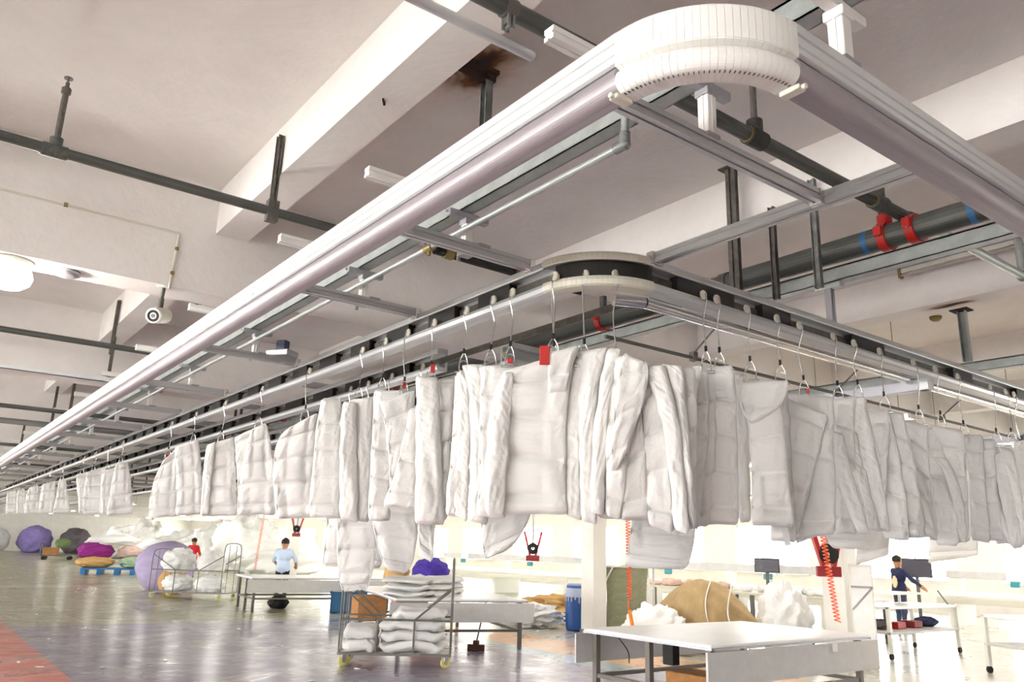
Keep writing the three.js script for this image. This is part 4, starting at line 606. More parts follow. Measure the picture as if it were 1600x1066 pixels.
// ---- quilt carts
function cart(label, x, z, turn, L, W, H, railH) {   // L along local x
  const g = thing('quilt_cart', label, 'cart', [x, 0, z], turn), r = 0.013, y0 = 0.17;
  mesh('base_frame', [bar([-L / 2, y0, -W / 2], [L / 2, y0, -W / 2], 0.035, 0.035), bar([-L / 2, y0, W / 2], [L / 2, y0, W / 2], 0.035, 0.035), bar([-L / 2, y0, -W / 2], [-L / 2, y0, W / 2], 0.035, 0.035), bar([L / 2, y0, -W / 2], [L / 2, y0, W / 2], 0.035, 0.035)], M.tableSteel, g);
  mesh('deck', bx(-L / 2, y0, -W / 2, L / 2, y0 + 0.012, W / 2), M.boardSide, g);
  for (const e of [-1, 1]) { const hh = e > 0 ? H : H * 0.86; mesh('end_hoop', wire([[e * L / 2, y0, -W / 2], [e * L / 2, hh - 0.1, -W / 2], [e * L / 2, hh, -W / 2 + 0.06], [e * L / 2, hh, W / 2 - 0.06], [e * L / 2, hh - 0.1, W / 2], [e * L / 2, y0, W / 2]], r, 8, 60), M.tableSteel, g); for (const o of [-0.18, 0.18]) mesh('end_bar', tube([e * L / 2, y0, o * W * 1.2], [e * L / 2, hh, o * W * 1.2], 0.009, 8), M.tableSteel, g); }
  for (const s of [-1, 1]) { mesh('side_rail', [tube([-L / 2, railH, s * W / 2], [L / 2, railH, s * W / 2], r, 8), tube([-L / 6, railH, s * W / 2], [-L / 6, y0, s * W / 2], r, 8), tube([L / 6, railH, s * W / 2], [L / 6, y0, s * W / 2], r, 8)], M.tableSteel, g); for (const e of [-1, 1]) mesh('brace', tube([e * L / 6, railH, s * W / 2], [e * L / 2, railH + 0.42, s * W / 2], r, 8), M.tableSteel, g); }
  for (const [sx, sz] of [[-1, -1], [1, -1], [1, 1], [-1, 1]]) {
    const c = mesh('caster', [bx(-0.03, 0.1, -0.035, 0.03, 0.155, 0.035, 0.005), bx(-0.02, 0.05, -0.032, 0.02, 0.13, -0.026), bx(-0.02, 0.05, 0.026, 0.02, 0.13, 0.032)], M.chrome, g); c.position.set(sx * (L / 2 - 0.06), 0, sz * (W / 2 - 0.06)); c.rotation.y = 0.5;
    mesh('wheel', [lathe([[0.03, -0.018], [0.055, -0.02], [0.068, -0.012], [0.07, 0.012], [0.055, 0.02], [0.03, 0.018]], 24).rotateX(Math.PI / 2).translate(0, 0.07, 0), tube([0, 0.07, -0.024], [0, 0.07, 0.024], 0.032, 14)], M.yellowWheel, c);
  }
  return g;
}
// folded quilt lying flat: a stack of rounded layers
function foldedGeo(w, h, d, layers, s) {
  const g = []; for (let i = 0; i < layers; i++) { const t = h / layers; g.push(surf((u, v) => { const a = u * TAU, b = (v - 0.5) * Math.PI, c = Math.pow(Math.max(0, Math.cos(b)), 0.3), ca = Math.cos(a), sa = Math.sin(a), e = 0.35; const x = Math.sign(ca) * Math.pow(Math.abs(ca), e) * c * w / 2, z = Math.sign(sa) * Math.pow(Math.abs(sa), e) * c * d / 2; return [x * (1 + 0.09 * noise(z * 3 + s, i, 1)), t * (i + 0.5) + Math.sin(b) * t * 0.52 + 0.035 * noise(x * 4 + s, z * 4, 2 + i * 0.2) + 0.015 * noise(x * 11 + s, z * 11, i), z * (1 + 0.08 * noise(x * 3, s, i))]; }, 40, 10, true)); }
  return g;
}
function folded(label, x, y, z, turn, w, h, d, layers, s, group) { const o = mesh('folded_quilt', foldedGeo(w, h, d, layers, s), M.quilt); o.position.set(x, y, z); o.rotation.y = turn; return tag(o, label, 'quilt', group); }
{
  const dx = 0.562, dz = -0.827;
  const turn = Math.atan2(-dz, dx);
  cart('steel wire cart with yellow wheels holding white quilts in the centre', -10.5, -5.97, turn, 1.52, 0.72, 1.42, 0.62);
  const at = (a, b) => [-10.5 + Math.cos(turn) * a + Math.sin(turn) * b, -5.97 - Math.sin(turn) * a + Math.cos(turn) * b];
  const p = (lab, a, b, y, w, h, d, n, s, t = 0) => { const [x, z] = at(a, b); folded(lab, x, y, z, turn + t, w, h, d, n, s, 'white quilts in the centre cart'); };
  p('crumpled white quilt at the left end of the centre cart', -0.5, 0.02, 0.185, 0.46, 0.34, 0.62, 2, 3);
  p('white quilt pile at the right of the centre cart', 0.22, 0.0, 0.185, 0.9, 0.42, 0.66, 3, 5);
  p('white quilt on top of the pile in the centre cart', 0.3, -0.02, 0.605, 0.75, 0.14, 0.6, 1, 6);
  const [hx, hz] = at(-0.76, 0.36);
  const rt = thing('ribbon', 'pink red ribbon tied to the left post of the centre cart', 'ribbon', [hx, 1.2, hz]); mesh('knot', [bar([-0.05, 0, 0], [0.04, 0.1, 0.02], 0.03, 0.012), bar([0.02, -0.14, 0], [0.0, 0.02, 0.02], 0.035, 0.01), bar([-0.04, -0.08, 0], [0, 0.02, 0.01], 0.03, 0.01), new THREE.SphereGeometry(0.03, 10, 8)], S({ color: '#cf3352', roughness: 0.6 }), rt);
  // the second cart at the left
  const t2r = Math.atan2(1.29, 1.28), c2 = [-24.6, -7.2];
  cart('steel wire cart piled with white wadding at the left', c2[0], c2[1], t2r, 2.15, 1.0, 1.5, 0.78);
  const at2 = (a, b) => [c2[0] + Math.cos(t2r) * a + Math.sin(t2r) * b, c2[1] - Math.sin(t2r) * a + Math.cos(t2r) * b];
  const w = (lab, a, b, y, d, s, am = 0.12) => { const [x, z] = at2(a, b); lump('wadding_bag', lab, 'wadding', [x, y, z], d, M.wadding, s, am, 2.2, 0.15, t2r, 'white wadding in the left cart'); };
  w('lower left white bundle in the left cart', -0.5, 0, 0.185, [0.44, 0.25, 0.4], 11); w('lower right white bundle in the left cart', 0.5, 0, 0.185, [0.44, 0.24, 0.4], 13);
  w('large white wadding heap draped over the left end of the cart', -0.55, 0.02, 0.7, [0.46, 0.36, 0.4], 17, 0.16); w('round white wadding ball on the right of the left cart', 0.45, -0.02, 0.68, [0.4, 0.36, 0.38], 19, 0.12);
}
folded('thick folded white quilt lying on the white table behind the cart', -12.6, 0.803, -7.65, -0.9, 1.9, 0.3, 1.0, 3, 21);
lump('purple_bag', 'deep purple bag on the table above the centre cart', 'bag', [-14.2, 0.8, -8.75], [0.45, 0.32, 0.35], C.indigo, 23);
lump('tan_bag', 'small tan sack on the table left of the folded quilt', 'bag', [-14.8, 0.8, -8.3], [0.26, 0.28, 0.26], C.tanDark, 24);
// ---- bales, sacks and pallet
lump('lavender_bale', 'big round lavender bale left of the left cart', 'bale', [-28.3, 0, -7.3], [1.0, 0.82, 0.85], C.lavender, 31, 0.05, 1.1, 0.1, 0.5);
lump('tan_sack', 'tan sack between the lavender bale and the left cart', 'sack', [-26.4, 0, -7.05], [0.36, 0.42, 0.4], C.tanDark, 33, 0.05);
{
  const g = thing('pallet', 'blue plastic pallet under the coloured sacks', 'pallet', [-41.2, 0, -8.2], 1.3); const bm = S({ color: '#1f6fb0', roughness: 0.5 });
  for (let i = 0; i < 5; i++) mesh('deck_slat', bx(-1.1, 0.22, -0.8 + i * 0.34, 1.1, 0.28, -0.56 + i * 0.34), bm, g);
  for (const x of [-1, -0.35, 0.35, 1]) mesh('foot', bx(x - 0.1, 0, -0.8, x + 0.1, 0.22, 0.8), bm, g);
  lump('magenta_sack', 'magenta sack on the blue pallet', 'sack', [-41.7, 0.62, -7.6], [0.75, 0.42, 0.5], C.magenta, 41, 0.1, 1.6, 0.1, 1.3);
  lump('brown_sack', 'flat brown sack at the left of the blue pallet', 'sack', [-41.3, 0.28, -7.6], [0.8, 0.26, 0.5], C.tanDark, 43, 0.1, 1.6, 0.1, 1.3);
  lump('green_sack', 'pale green sack at the right of the blue pallet', 'sack', [-40.8, 0.28, -9.1], [0.6, 0.27, 0.5], C.green, 45, 0.1, 1.6, 0.1, 1.3);
  lump('pink_sack', 'pinkish sack on the middle of the blue pallet', 'sack', [-41.3, 0.66, -9.0], [0.55, 0.32, 0.5], cloth([206, 178, 168]), 46, 0.12, 1.6, 0.1, 1.3);
  lump('white_bundle', 'long white bundle lying on top of the pallet load', 'bundle', [-41.5, 1.28, -8.3], [1.1, 0.24, 0.45], M.wadding, 47, 0.12, 1.6, 0.1, 1.35);
}
lump('white_bale', 'white round bale at the far left edge of the hall', 'bale', [-92, 0, -7.6], [1.6, 1.25, 1.5], M.wadding, 51);
lump('violet_bale', 'violet bale between the white and the grey bale far left', 'bale', [-92, 0, -11.2], [1.6, 1.35, 1.5], C.violet, 53);
lump('grey_bale', 'dark grey bale right of the violet bale far left', 'bale', [-91, 0, -14.6], [1.8, 1.3, 1.4], C.grey, 55);
lump('brown_bale', 'brown bale behind the white bale far left', 'bale', [-94, 0.0, -5.2], [1.5, 1.6, 1.3], cloth([96, 66, 50]), 56);
for (let i = 0; i < 9; i++) lump('wadding_heap', `${ordinal[i]} white wadding heap along the far left, counted from the grey bale`, 'wadding', [-84 + i * 5.6, 0, -15.6], [1.5 + (i % 3) * 0.35, 0.9 + (i % 4) * 0.25, 1.2], M.wadding, 60 + i, 0.2, 1.7, 0.15, i);
{ const g = thing('hand_truck', 'small trolley with a green sack and a box far left', 'trolley', [-66, 0, -9.6], 1.3); mesh('deck', bx(-1, 0.25, -0.6, 1, 0.32, 0.6), M.tableSteel, g); for (const [a, b] of [[-0.8, -0.5], [0.8, -0.5], [0.8, 0.5], [-0.8, 0.5]]) mesh('wheel', tube([a, 0.13, b - 0.04], [a, 0.13, b + 0.04], 0.13, 16), M.black, g); mesh('handle', wire([[-1, 0.3, -0.5], [-1.05, 1, -0.5], [-1.05, 1, 0.5], [-1, 0.3, 0.5]], 0.03), M.tableSteel, g);
  carton('brown box on the far left trolley', -66.3, 0.32, -9.2, 0.9, 0.5, 0.8, 1.3); lump('green_sack', 'green sack on the far left trolley', 'sack', [-65.8, 0.82, -9.8], [0.5, 0.35, 0.5], cloth([110, 130, 84]), 71); }
{ // large tan sack tipped over with wadding coming out
  const g = thing('tan_sack', 'huge tan cloth sack tied up behind the foreground table', 'sack', [-9.75, 0, -11.6], 0.55);
  mesh('sack_cloth', surf((u, v) => { const a = u * TAU, b = v * Math.PI; const tie = Math.exp(-Math.pow((v - 0.9) / 0.12, 2)); const pl = 1 + 0.05 * Math.sin(a * 9 + noise(Math.cos(a), Math.sin(a), 2) * 2) * Math.min(1, v * 1.4) * (0.3 + tie); const r = Math.sin(b) * (1 - 0.1 * v), n = 1 + 0.06 * noise(Math.cos(a) * 1.5, b * 1.5, Math.sin(a) * 1.5); return [(v - 0.5) * 1.9 * 1.0 + 0.1, Math.max(0, 0.58 + Math.sin(a) * r * 0.72 * pl * n - v * 0.12), Math.cos(a) * r * 0.72 * pl * n]; }, 80, 48, true), C.tan, g);
  mesh('tie_cord', wire([[0.72, 0.2, 0.42], [0.55, 0.62, 0.5], [0.6, 1.25, 0.1]], 0.012), M.wadding, g); mesh('tie_cord', wire([[0.3, 0.2, 0.6], [0.2, 0.8, 0.66], [0.25, 1.24, 0.2]], 0.01), M.wadding, g);
  lump('wadding_tuft', 'white wadding spilling from the right of the huge tan sack', 'wadding', [-8.72, 0.0, -12.6], [0.42, 0.6, 0.45], M.wadding, 81, 0.2, 2.4, 0.1);
  lump('wadding_tuft', 'white wadding at the lower left of the huge tan sack', 'wadding', [-9.8, 0.0, -10.5], [0.5, 0.4, 0.3], M.wadding, 83, 0.2, 2.4, 0.1, 0.55);
}
{ // olive sack on a frame by the left column
  const g = thing('sack_stand', 'olive cloth sack hung on a white steel frame beside the column', 'sack', [-11.85, 0, -11.9], 0.6);
  mesh('stand_frame', [tube([-0.5, 0, 0.3], [-0.5, 1.35, 0.3], 0.02, 8), tube([0.5, 0, 0.3], [0.5, 1.35, 0.3], 0.02, 8), tube([-0.5, 0, -0.3], [-0.5, 1.35, -0.3], 0.02, 8), tube([0.5, 0, -0.3], [0.5, 1.35, -0.3], 0.02, 8), tube([-0.5, 1.35, 0.3], [0.5, 1.35, 0.3], 0.02, 8), tube([-0.5, 1.35, -0.3], [0.5, 1.35, -0.3], 0.02, 8), tube([-0.5, 1.35, -0.3], [-0.5, 1.35, 0.3], 0.02, 8), tube([0.5, 1.35, -0.3], [0.5, 1.35, 0.3], 0.02, 8), tube([-0.5, 0.8, 0.32], [-0.2, 1.35, 0.32], 0.018, 8)], M.paint, g);
  mesh('sack_cloth', surf((u, v) => { const a = u * TAU, e = 0.45, ca = Math.cos(a), sa = Math.sin(a), y = 1.33 - v * 1.28, k = (0.94 - 0.12 * Math.sin(v * 3) + 0.04 * Math.sin(a * 8 + v * 4) * v) * (v > 0.96 ? Math.max(0.02, (1 - v) * 25) : 1); return [Math.sign(ca) * Math.pow(Math.abs(ca), e) * 0.46 * k, y, Math.sign(sa) * Math.pow(Math.abs(sa), e) * 0.27 * k]; }, 64, 40, true), C.olive, g);
}
{ // blue drum
  const g = thing('blue_drum', 'tall blue plastic drum with paint drips beside the column', 'drum', [-13.3, 0, -11.9]);
  g.scale.set(0.85, 1, 0.85);
  mesh('drum_body', lathe([[0.001, 0], [0.26, 0], [0.29, 0.03], [0.31, 0.2], [0.31, 0.72], [0.295, 0.82], [0.285, 0.86], [0.29, 0.9], [0.27, 0.93], [0.001, 0.93]], 32), S({ color: '#1d52a0', roughness: 0.4 }), g);
  const drips = [lathe([[0.3165, 0.68], [0.3165, 0.72], [0.3005, 0.82], [0.291, 0.86]], 32)]; for (let i = 0; i < 20; i++) { const a = i / 20 * TAU, L = 0.04 + rnd() * 0.12; const b = new THREE.CapsuleGeometry(0.02, L, 4, 8); b.scale(1, 1, 0.25); b.translate(0, 0.69 - L / 2, 0.314); b.rotateY(a); drips.push(b); }
  mesh('paint_drips', drips, S({ color: '#b4c0da', roughness: 0.5 }), g); mesh('lid', lathe([[0.001, 0.95], [0.25, 0.95], [0.28, 0.93], [0.285, 0.9]], 32), S({ color: '#8fa0bf', roughness: 0.5 }), g);
}
lump('straw_heap', 'heap of straw coloured waste left of the blue drum', 'heap', [-15.3, 0, -13.2], [1.1, 0.3, 0.6], C.tanDark, 91, 0.25, 2.5, 0.1, 0.9);
lump('wadding_heap', 'white fluff heap on the floor left of the blue drum', 'wadding', [-14.3, 0, -11.3], [0.8, 0.25, 0.5], M.wadding, 93, 0.25, 2.5, 0.1, 0.9);
{ const g = thing('blue_crate', 'teal blue plastic crate under the left table', 'crate', [-18.9, 0, -9.3], 1.1); const m = S({ color: '#15557f', roughness: 0.5 }); mesh('crate_body', [bx(-0.42, 0, -0.3, 0.42, 0.03, 0.3), bx(-0.42, 0, -0.3, 0.42, 0.48, -0.27), bx(-0.42, 0, 0.27, 0.42, 0.48, 0.3), bx(-0.42, 0, -0.3, -0.39, 0.48, 0.3), bx(0.39, 0, -0.3, 0.42, 0.48, 0.3)], m, g); mesh('rim', [bx(-0.45, 0.45, 0.28, 0.45, 0.49, 0.33), bx(-0.45, 0.45, -0.33, 0.45, 0.49, -0.28), bx(-0.45, 0.45, -0.33, -0.4, 0.49, 0.33), bx(0.4, 0.45, -0.33, 0.45, 0.49, 0.33)], m, g); }
lump('black_bag', 'black bag on the floor under the left table', 'bag', [-20.4, 0, -8.1], [0.3, 0.17, 0.25], M.black, 95);
{ const g = thing('broom', 'dark broom leaning under the centre table', 'broom', [-11.3, 0, -7.9], 0.9); mesh('handle', tube([0, 0.12, 0], [0.1, 0.75, -0.75], 0.013, 8), M.steelDark, g); mesh('brush', [bx(-0.14, 0, -0.03, 0.14, 0.1, 0.06, 0.01), bx(-0.05, 0.08, -0.03, 0.05, 0.16, 0.03, 0.01)], S({ color: '#4a2c22', roughness: 0.9 }), g); }
// ---- coiled air hoses with orange guns, hung from the far tracks
function coil(label, x, y0, y1, z, lean, gun) {
  const g = thing('air_hose', label, 'hose', [x, 0, z]); const pts = [], n = 26; for (let i = 0; i <= n * 10; i++) { const t = i / (n * 10), a = t * n * TAU; pts.push(V(lean * t + Math.cos(a) * 0.035, y1 + (y0 - y1) * t, Math.sin(a) * 0.035)); }
  mesh('coil', new THREE.TubeGeometry(new THREE.CatmullRomCurve3(pts), n * 12, 0.008, 5), M.orange, g); mesh('top_line', tube([0.035, y1, 0], [0.035, SLAB, 0], 0.004, 6), M.creamPlastic, g);
  if (gun) { mesh('gun', [new THREE.CapsuleGeometry(0.028, 0.2, 4, 10).rotateZ(0.25).translate(lean + 0.03, y0 - 0.28, 0)], S({ color: '#f08a1c', roughness: 0.4 }), g); mesh('hose_tail', wire([[lean, y0, 0], [lean - 0.02, y0 - 0.1, 0], [lean, y0 - 0.2, 0]], 0.01), M.orange, g); }
}
coil('orange coiled air hose with an orange gun over the olive sack', -8.92, 0.95, 2.1, -9.0, 0.02, true);
coil('orange coiled air hose in front of the right column', -6.26, 0.82, 2.0, -10.0, 0.14, false);
coil('orange coiled air hose behind the left cart', -25.6, 0.76, 2.5, -9.4, -0.3, false);
// ---- red scissor clamps of the lifting arms, with black pulleys
function lifter(label, x, y, z, s) {
  const g = thing('lifting_clamp', label, 'clamp', [x, y, z], 0.9);
  mesh('arm', bar([-0.16 * s, 0.42 * s, 0], [-0.05 * s, 0, 0], 0.07 * s, 0.04 * s), M.red, g); mesh('arm', bar([0.16 * s, 0.42 * s, 0], [0.05 * s, 0, 0], 0.07 * s, 0.04 * s), M.red, g); mesh('cross_piece', bx(-0.12 * s, -0.1 * s, -0.04, 0.12 * s, 0, 0.04, 0.01), M.redDark, g);
  mesh('pulley', lathe([[0.03, -0.03], [0.1 * s, -0.03], [0.085 * s, 0], [0.1 * s, 0.03], [0.03, 0.03]], 20).rotateX(Math.PI / 2).translate(0, 0.12 * s, 0.04), M.black, g); mesh('suspension_bar', tube([0, 0.1 * s, 0], [0, SLAB - y, 0], 0.022, 8), M.aluDark, g);
}
lifter('red clamp with black pulley hanging left of the tan sack', -11.4, 1.78, -12.05, 1.15); lifter('dark red clamp with black pulley in front of the right column', -7.5, 1.5, -12.1, 1.6); lifter('thin red clamp hanging over the blue drum', -15.0, 1.5, -12.0, 1.3); lifter('small red clamp hanging above the worker in pale blue', -22.8, 1.9, -9.4, 1.0);
// ---- work area at the right: trolleys, benches, cabinets, screens
function trolley(label, x, z, turn, L, W, h) { const g = thing('work_trolley', label, 'trolley', [x, 0, z], turn); mesh('top_shelf', bx(-L / 2, h - 0.04, -W / 2, L / 2, h, W / 2, 0.008), M.board, g); mesh('lower_shelf', bx(-L / 2, 0.4, -W / 2, L / 2, 0.44, W / 2, 0.008), M.boardSide, g); for (const [a, b] of [[-1, -1], [1, -1], [1, 1], [-1, 1]]) { mesh('leg', bx(a * (L / 2 - 0.03) - 0.03, 0.1, b * (W / 2 - 0.03) - 0.03, a * (L / 2 - 0.03) + 0.03, h, b * (W / 2 - 0.03) + 0.03), M.paint, g); mesh('wheel', tube([a * (L / 2 - 0.03), 0.05, b * (W / 2 - 0.03) - 0.02], [a * (L / 2 - 0.03), 0.05, b * (W / 2 - 0.03) + 0.02], 0.05, 14), M.black, g); } return g; }
{
  const t = trolley('cream steel trolley in front of the worker in navy', -7.9, -15.0, Math.PI / 2, 2.5, 0.9, 0.85);
  mesh('upper_rack', [bx(-0.9, 0.85, -0.3, -0.86, 1.05, -0.26), bx(0.5, 0.85, -0.3, 0.54, 1.05, -0.26), bx(-0.95, 1.03, -0.4, 0.6, 1.06, 0.2)], M.paint, t); mesh('brace', bar([1.2, 0.85, 0.3], [0.85, 1.1, 0.3], 0.02, 0.02), M.tableSteel, t);
  [[0.9, C.navy, 'dark blue tool bag'], [0.3, M.redDark, 'dark red tool box'], [-0.3, M.red, 'red tool box'], [-0.8, C.grey, 'grey bundle']].forEach(([o, m, l], i) => { const b = mesh('tool_box', i === 1 || i === 2 ? bx(-0.16, 0, -0.15, 0.16, 0.12, 0.15, 0.02) : lumps(0.2, 0.09, 0.2, 0.1, 2, i), m); b.position.set(-7.9, 0.44, -15.0 - o); tag(b, l + ' on the lower shelf of the cream trolley', 'tool box'); });
  trolley('cream steel trolley cut off by the right edge of the picture', -5.15, -14.6, 1.2, 2.2, 0.9, 0.85);
  const cab = thing('steel_cabinet', 'pale steel cabinet right of the white column', 'cabinet', [-7.25, 0, -12.6], 0.55); mesh('cabinet_body', bx(-0.17, 0.1, -0.16, 0.17, 1.55, 0.16, 0.012), M.paint, cab); mesh('door', bx(-0.15, 0.12, 0.16, 0.15, 1.5, 0.175, 0.004), M.board, cab); mesh('plinth', bx(-0.165, 0, -0.155, 0.165, 0.1, 0.155), M.tableSteel, cab); mesh('frame_brace', [tube([-0.16, 0.85, 0.19], [0.16, 1.2, 0.19], 0.014, 8), tube([-0.16, 1.2, 0.19], [0.16, 1.2, 0.19], 0.014, 8)], M.aluDark, cab);
}
// quilting machine lines in the back: long beams on stands
[[-14.8, -19.0, 7, 'long cream quilting machine bed behind the tan sack'], [-6.5, -23.6, 9, 'long cream quilting machine bed behind the worker in navy'], [-26, -19.5, 9, 'long cream quilting machine bed behind the worker in pale blue']].forEach(([x, z, L, label], i) => {
  const g = thing('quilting_machine', label, 'machine', [x, 0, z]); mesh('bed', bx(-L / 2, 0.75, -0.7, L / 2, 0.85, 0.7, 0.02), M.board, g); mesh('beam', bx(-L / 2, 1.22, -0.12, L / 2, 1.42, 0.12, 0.02), M.boardSide, g); mesh('front_rail', bx(-L / 2, 0.58, 0.72, L / 2, 0.74, 0.78, 0.01), M.creamPlastic, g);
  for (const s of [-1, 0, 1]) mesh('stand', [bx(s * (L / 2 - 0.3) - 0.08, 0, -0.6, s * (L / 2 - 0.3) + 0.08, 0.75, 0.6), bx(s * (L / 2 - 0.3) - 0.1, 0.85, -0.1, s * (L / 2 - 0.3) + 0.1, 1.25, 0.1)], M.paint, g);
  for (const s of [-0.6, 0.4]) mesh('sewing_head', [bx(s * L / 2 - 0.22, 1.15, -0.2, s * L / 2 + 0.22, 1.6, 0.22, 0.03), tube([s * L / 2, 1.0, 0.12], [s * L / 2, 1.15, 0.12], 0.03)], M.board, g), mesh('motor', bx(s * L / 2 - 0.1, 1.05, 0.2, s * L / 2 + 0.12, 1.2, 0.34, 0.03), S({ color: '#3f8f96', roughness: 0.5 }), g);
});
{ // sewing benches with small parts in the middle distance
  [[-10.2, -15.6, 0.2], [-13.6, -15.9, 0.1]].forEach(([x, z, t], i) => { const g = thing('sewing_bench', i ? 'bench strewn with coloured cloth scraps left of the tan sack' : 'bench with dark legs right of the tan sack', 'bench', [x, 0, z], t); mesh('bench_top', bx(-1.5, 0.82, -0.5, 1.5, 0.87, 0.5, 0.01), M.creamPlastic, g); for (const [a, b] of [[-1.4, -0.4], [1.4, -0.4], [1.4, 0.4], [-1.4, 0.4]]) mesh('leg', bx(a - 0.025, 0, b - 0.025, a + 0.025, 0.82, b + 0.025), M.tableSteel, g);
    const sc = []; for (let k = 0; k < 40; k++) { const q = lumps(0.06 + rnd() * 0.1, 0.04 + rnd() * 0.06, 0.06 + rnd() * 0.08, 0.2, 2, k, 0.1, 10, 6); q.translate((rnd() - 0.5) * 2.7, 0.87, (rnd() - 0.5) * 0.8); sc.push(q); } const s = mesh('cloth_scraps', sc, i ? cloth([226, 196, 180]) : M.wadding); s.position.set(x, 0, z); s.rotation.y = t; tag(s, i ? 'pinkish cloth scraps on the bench left of the tan sack' : 'white cloth scraps on the bench right of the tan sack', 'scraps', null, 'stuff'); });
  lump('blue_bundle', 'dull blue cloth bundle on the floor behind the foreground table', 'bundle', [-9.3, 0.0, -13.6], [0.5, 0.3, 0.4], C.navy, 97);
  const scr = S({ color: '#2c2838', roughness: 0.2 });
  [[-10.35, 1.24, -20.6, 0.7, 0.46, 'dark computer screen right of the worker in navy'], [-12.6, 1.25, -17.6, 0.6, 0.34, 'dark grey panel screen on the machine behind the tan sack']].forEach(([x, y, z, w, h, l]) => { const g = thing('screen', l, 'screen', [x, 0, z], 0.5); mesh('display', bx(-w / 2, y, -0.02, w / 2, y + h, 0.02, 0.008), M.black, g); mesh('display_face', bx(-w / 2 + 0.02, y + 0.02, 0.02, w / 2 - 0.02, y + h - 0.02, 0.024), scr, g); mesh('stand', bx(-0.04, 0, -0.06, 0.04, y + 0.1, -0.02), M.tableSteel, g); });
}
{ // yellow caution sign and hose lines in the far left are left to the haze of light; scraps of lint on the floor
  const sc = []; for (let k = 0; k < 90; k++) { const x = -9 - Math.pow(rnd(), 1.6) * 45, z = -1 - rnd() * 12, q = lumps(0.012 + rnd() * 0.05, 0.004 + rnd() * 0.01, 0.01 + rnd() * 0.035, 0.3, 2, k, 0.1, 8, 5); q.rotateY(rnd() * 6); q.translate(x, 0, z); sc.push(q); }
  tag(mesh('lint_scraps', sc, M.wadding), 'white lint and thread scraps scattered over the floor', 'lint', null, 'stuff');
}
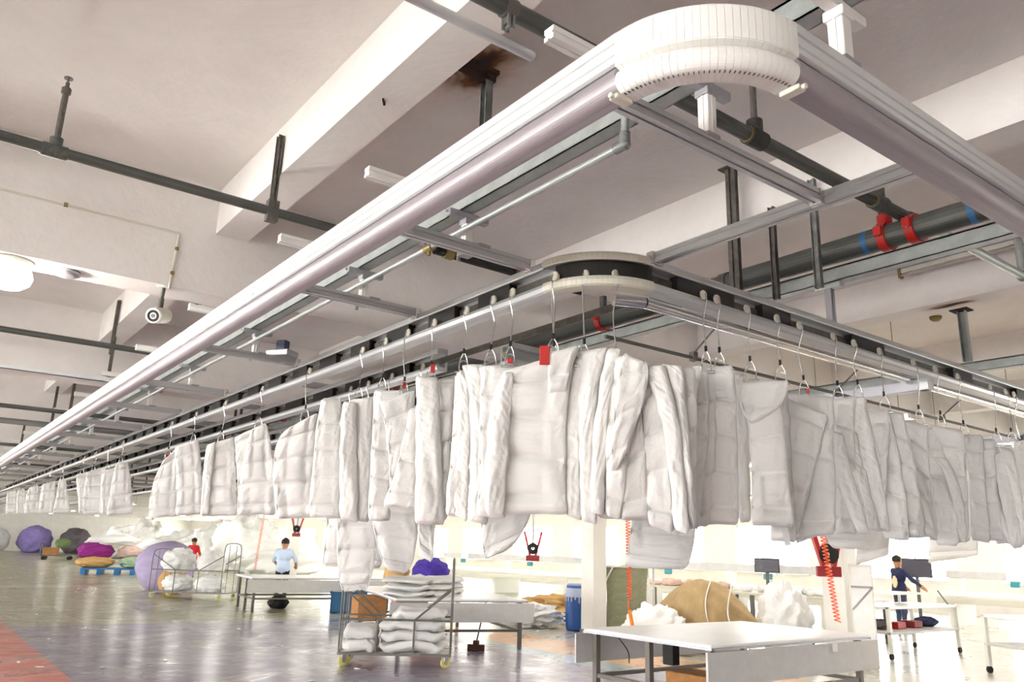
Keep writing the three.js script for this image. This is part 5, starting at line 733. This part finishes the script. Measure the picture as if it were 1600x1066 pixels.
// ------------------------------------------------------------------ people
function person(label, x, z, turn, o) {
  const N = 84, H = 0.98, cells = new MarchingCubes(N, new THREE.MeshBasicMaterial(), false, false, 200000);
  cells.isolation = 0; const sk = o.skin, caps = [];
  const cap = (a, b, ra, rb, c) => caps.push([V(...a), V(...b), ra, rb, new THREE.Color(c)]);
  // standing figure, 1.70 m; local +z is the way it faces
  cap([0, 1.52, 0.0], [0, 1.6, 0.02], 0.085, 0.088, sk); cap([0, 1.38, -0.01], [0, 1.5, 0], 0.055, 0.052, sk);                 // head, neck
  cap([0, 1.575, 0.09], [0, 1.53, 0.1], 0.018, 0.022, sk); cap([0, 1.47, 0.06], [0, 1.48, 0.07], 0.035, 0.03, sk); cap([-0.085, 1.56, 0], [-0.09, 1.53, 0], 0.014, 0.014, sk); cap([0.085, 1.56, 0], [0.09, 1.53, 0], 0.014, 0.014, sk);   // nose, chin, ears
  cap([-0.14, 1.34, 0], [0.14, 1.34, 0], 0.085, 0.085, o.top); cap([-0.07, 1.22, 0.01], [0.07, 1.22, 0.01], 0.125, 0.125, o.top); cap([-0.06, 1.02, 0], [0.06, 1.02, 0], 0.118, 0.118, o.top); cap([-0.07, 0.92, 0], [0.07, 0.92, 0], 0.125, 0.125, o.top);
  for (const s of [-1, 1]) {
    cap([s * 0.09, 0.86, 0], [s * 0.105, 0.48, 0.01], 0.095, 0.065, o.legs); cap([s * 0.105, 0.48, 0.01], [s * 0.11, 0.11, -0.02], 0.062, 0.045, o.legs); cap([s * 0.11, 0.045, -0.04], [s * 0.12, 0.04, 0.13], 0.045, 0.038, o.shoes);
    const A = o.arms[s < 0 ? 0 : 1]; cap([s * 0.19, 1.35, 0], A[0], 0.058, 0.046, o.top); cap(A[0], A[1], 0.044, 0.032, o.sleeve ? o.top : sk);
    const d = V(...A[1]).sub(V(...A[0])).normalize(), w = V(...A[1]), p = w.clone().addScaledVector(d, 0.07); cap(A[1], p.toArray(), 0.032, 0.036, sk);
    const side = V(0, 1, 0).cross(d).normalize(); for (let f = -1.5; f <= 1.5; f++) { const r = p.clone().addScaledVector(side, f * 0.019), t = r.clone().addScaledVector(d, 0.075 - Math.abs(f) * 0.008).add(V(0, -0.012, 0)); cap(r.toArray(), t.toArray(), 0.0105, 0.009, sk); }
    cap(w.clone().addScaledVector(d, 0.03).addScaledVector(side, -s * 0.03).toArray(), w.clone().addScaledVector(d, 0.08).addScaledVector(side, -s * 0.06).toArray(), 0.012, 0.01, sk);
  }
  const size = N, half = size / 2, q = V(), pa = V(), ba = V();
  const sd = (c) => { pa.copy(q).sub(c[0]); ba.copy(c[1]).sub(c[0]); const h = Math.max(0, Math.min(1, pa.dot(ba) / ba.lengthSq())); return pa.addScaledVector(ba, -h).length() - (c[2] + (c[3] - c[2]) * h); };
  for (let k = 0; k < size; k++) for (let j = 0; j < size; j++) for (let i = 0; i < size; i++) {
    q.set((i - half) / half * H, (j - half) / half * H + 0.86, (k - half) / half * H);
    let d = 1; for (const c of caps) { const s = sd(c), kk = c[2] < 0.02 ? 0.012 : 0.04, h = Math.max(0, Math.min(1, 0.5 + 0.5 * (d - s) / kk)); d = d * (1 - h) + s * h - kk * h * (1 - h); }
    cells.field[i + j * size + k * size * size] = -d;
  }
  cells.update();
  const n = cells.count, pos = new Float32Array(n * 3), nor = cells.normalArray.slice(0, n * 3), col = new Float32Array(n * 3);
  for (let i = 0; i < n; i++) {
    q.set(cells.positionArray[i * 3] * H, cells.positionArray[i * 3 + 1] * H + 0.86, cells.positionArray[i * 3 + 2] * H); pos.set([q.x, q.y, q.z], i * 3);
    let best = 9, c = null; for (const e of caps) { const s = sd(e); if (s < best) { best = s; c = e[4]; } } col.set([c.r, c.g, c.b], i * 3);
  }
  const geo = new THREE.BufferGeometry(); geo.setAttribute('position', new THREE.BufferAttribute(pos, 3)); geo.setAttribute('normal', new THREE.BufferAttribute(nor, 3)); geo.setAttribute('color', new THREE.BufferAttribute(col, 3));
  const g = thing('person', label, 'person', [x, 0, z], turn);
  mesh('body', geo, S({ vertexColors: true, roughness: 0.85 }), g);
  mesh('hair', surf((u, v) => { const a = u * TAU, b = v * 1.95, r = 0.106 + 0.006 * noise(Math.cos(a) * 3, b * 3, Math.sin(a) * 3), back = Math.sin(a) > 0.2 ? Math.min(b, 1.25) : b; return [Math.cos(a) * Math.sin(back) * r, 1.6 + Math.cos(back) * r * 1.06, Math.sin(a) * Math.sin(back) * r * 1.08]; }, 32, 16, true), S({ color: '#231a17', roughness: 0.8 }), g);
  if (o.mark) { const m = mesh('pale_patch', lumps(0.09, 0.13, 0.03, 0.2, 2, 5, 0, 20, 12), cloth([224, 208, 170]), g); m.position.set(-0.07, 0.98, -0.135); }
  g.scale.setScalar(o.scale ?? 1);
  return g;
}
person('worker in a pale blue shirt and black trousers behind the left table', -21.7, -8.65, 0.9 + Math.PI, { skin: '#b98a6c', top: '#c7d8ee', legs: '#1b1716', shoes: '#141212', scale: 1.02, arms: [[[-0.3, 1.12, 0.1], [-0.26, 0.98, 0.3]], [[0.3, 1.12, 0.1], [0.24, 0.98, 0.3]]] });
person('worker in a red shirt far behind the lavender bale', -33.5, -9.6, -2.4, { skin: '#b48468', top: '#c81f26', legs: '#2a2630', shoes: '#191717', arms: [[[-0.29, 1.1, 0.02], [-0.33, 0.88, 0.1]], [[0.3, 1.12, 0.05], [0.26, 0.98, 0.26]]] });
person('worker in a navy jacket reaching to the right by the screen', -10.15, -19.3, 2.6, { skin: '#b88462', top: '#1d2448', legs: '#3a4560', shoes: '#1a1918', sleeve: true, mark: true, scale: 1.03, arms: [[[-0.38, 1.16, 0.12], [-0.58, 1.02, 0.2]], [[0.29, 1.12, 0.08], [0.2, 0.98, 0.28]]] });
scene.updateMatrixWorld(true);
renderer.render(scene, camera);
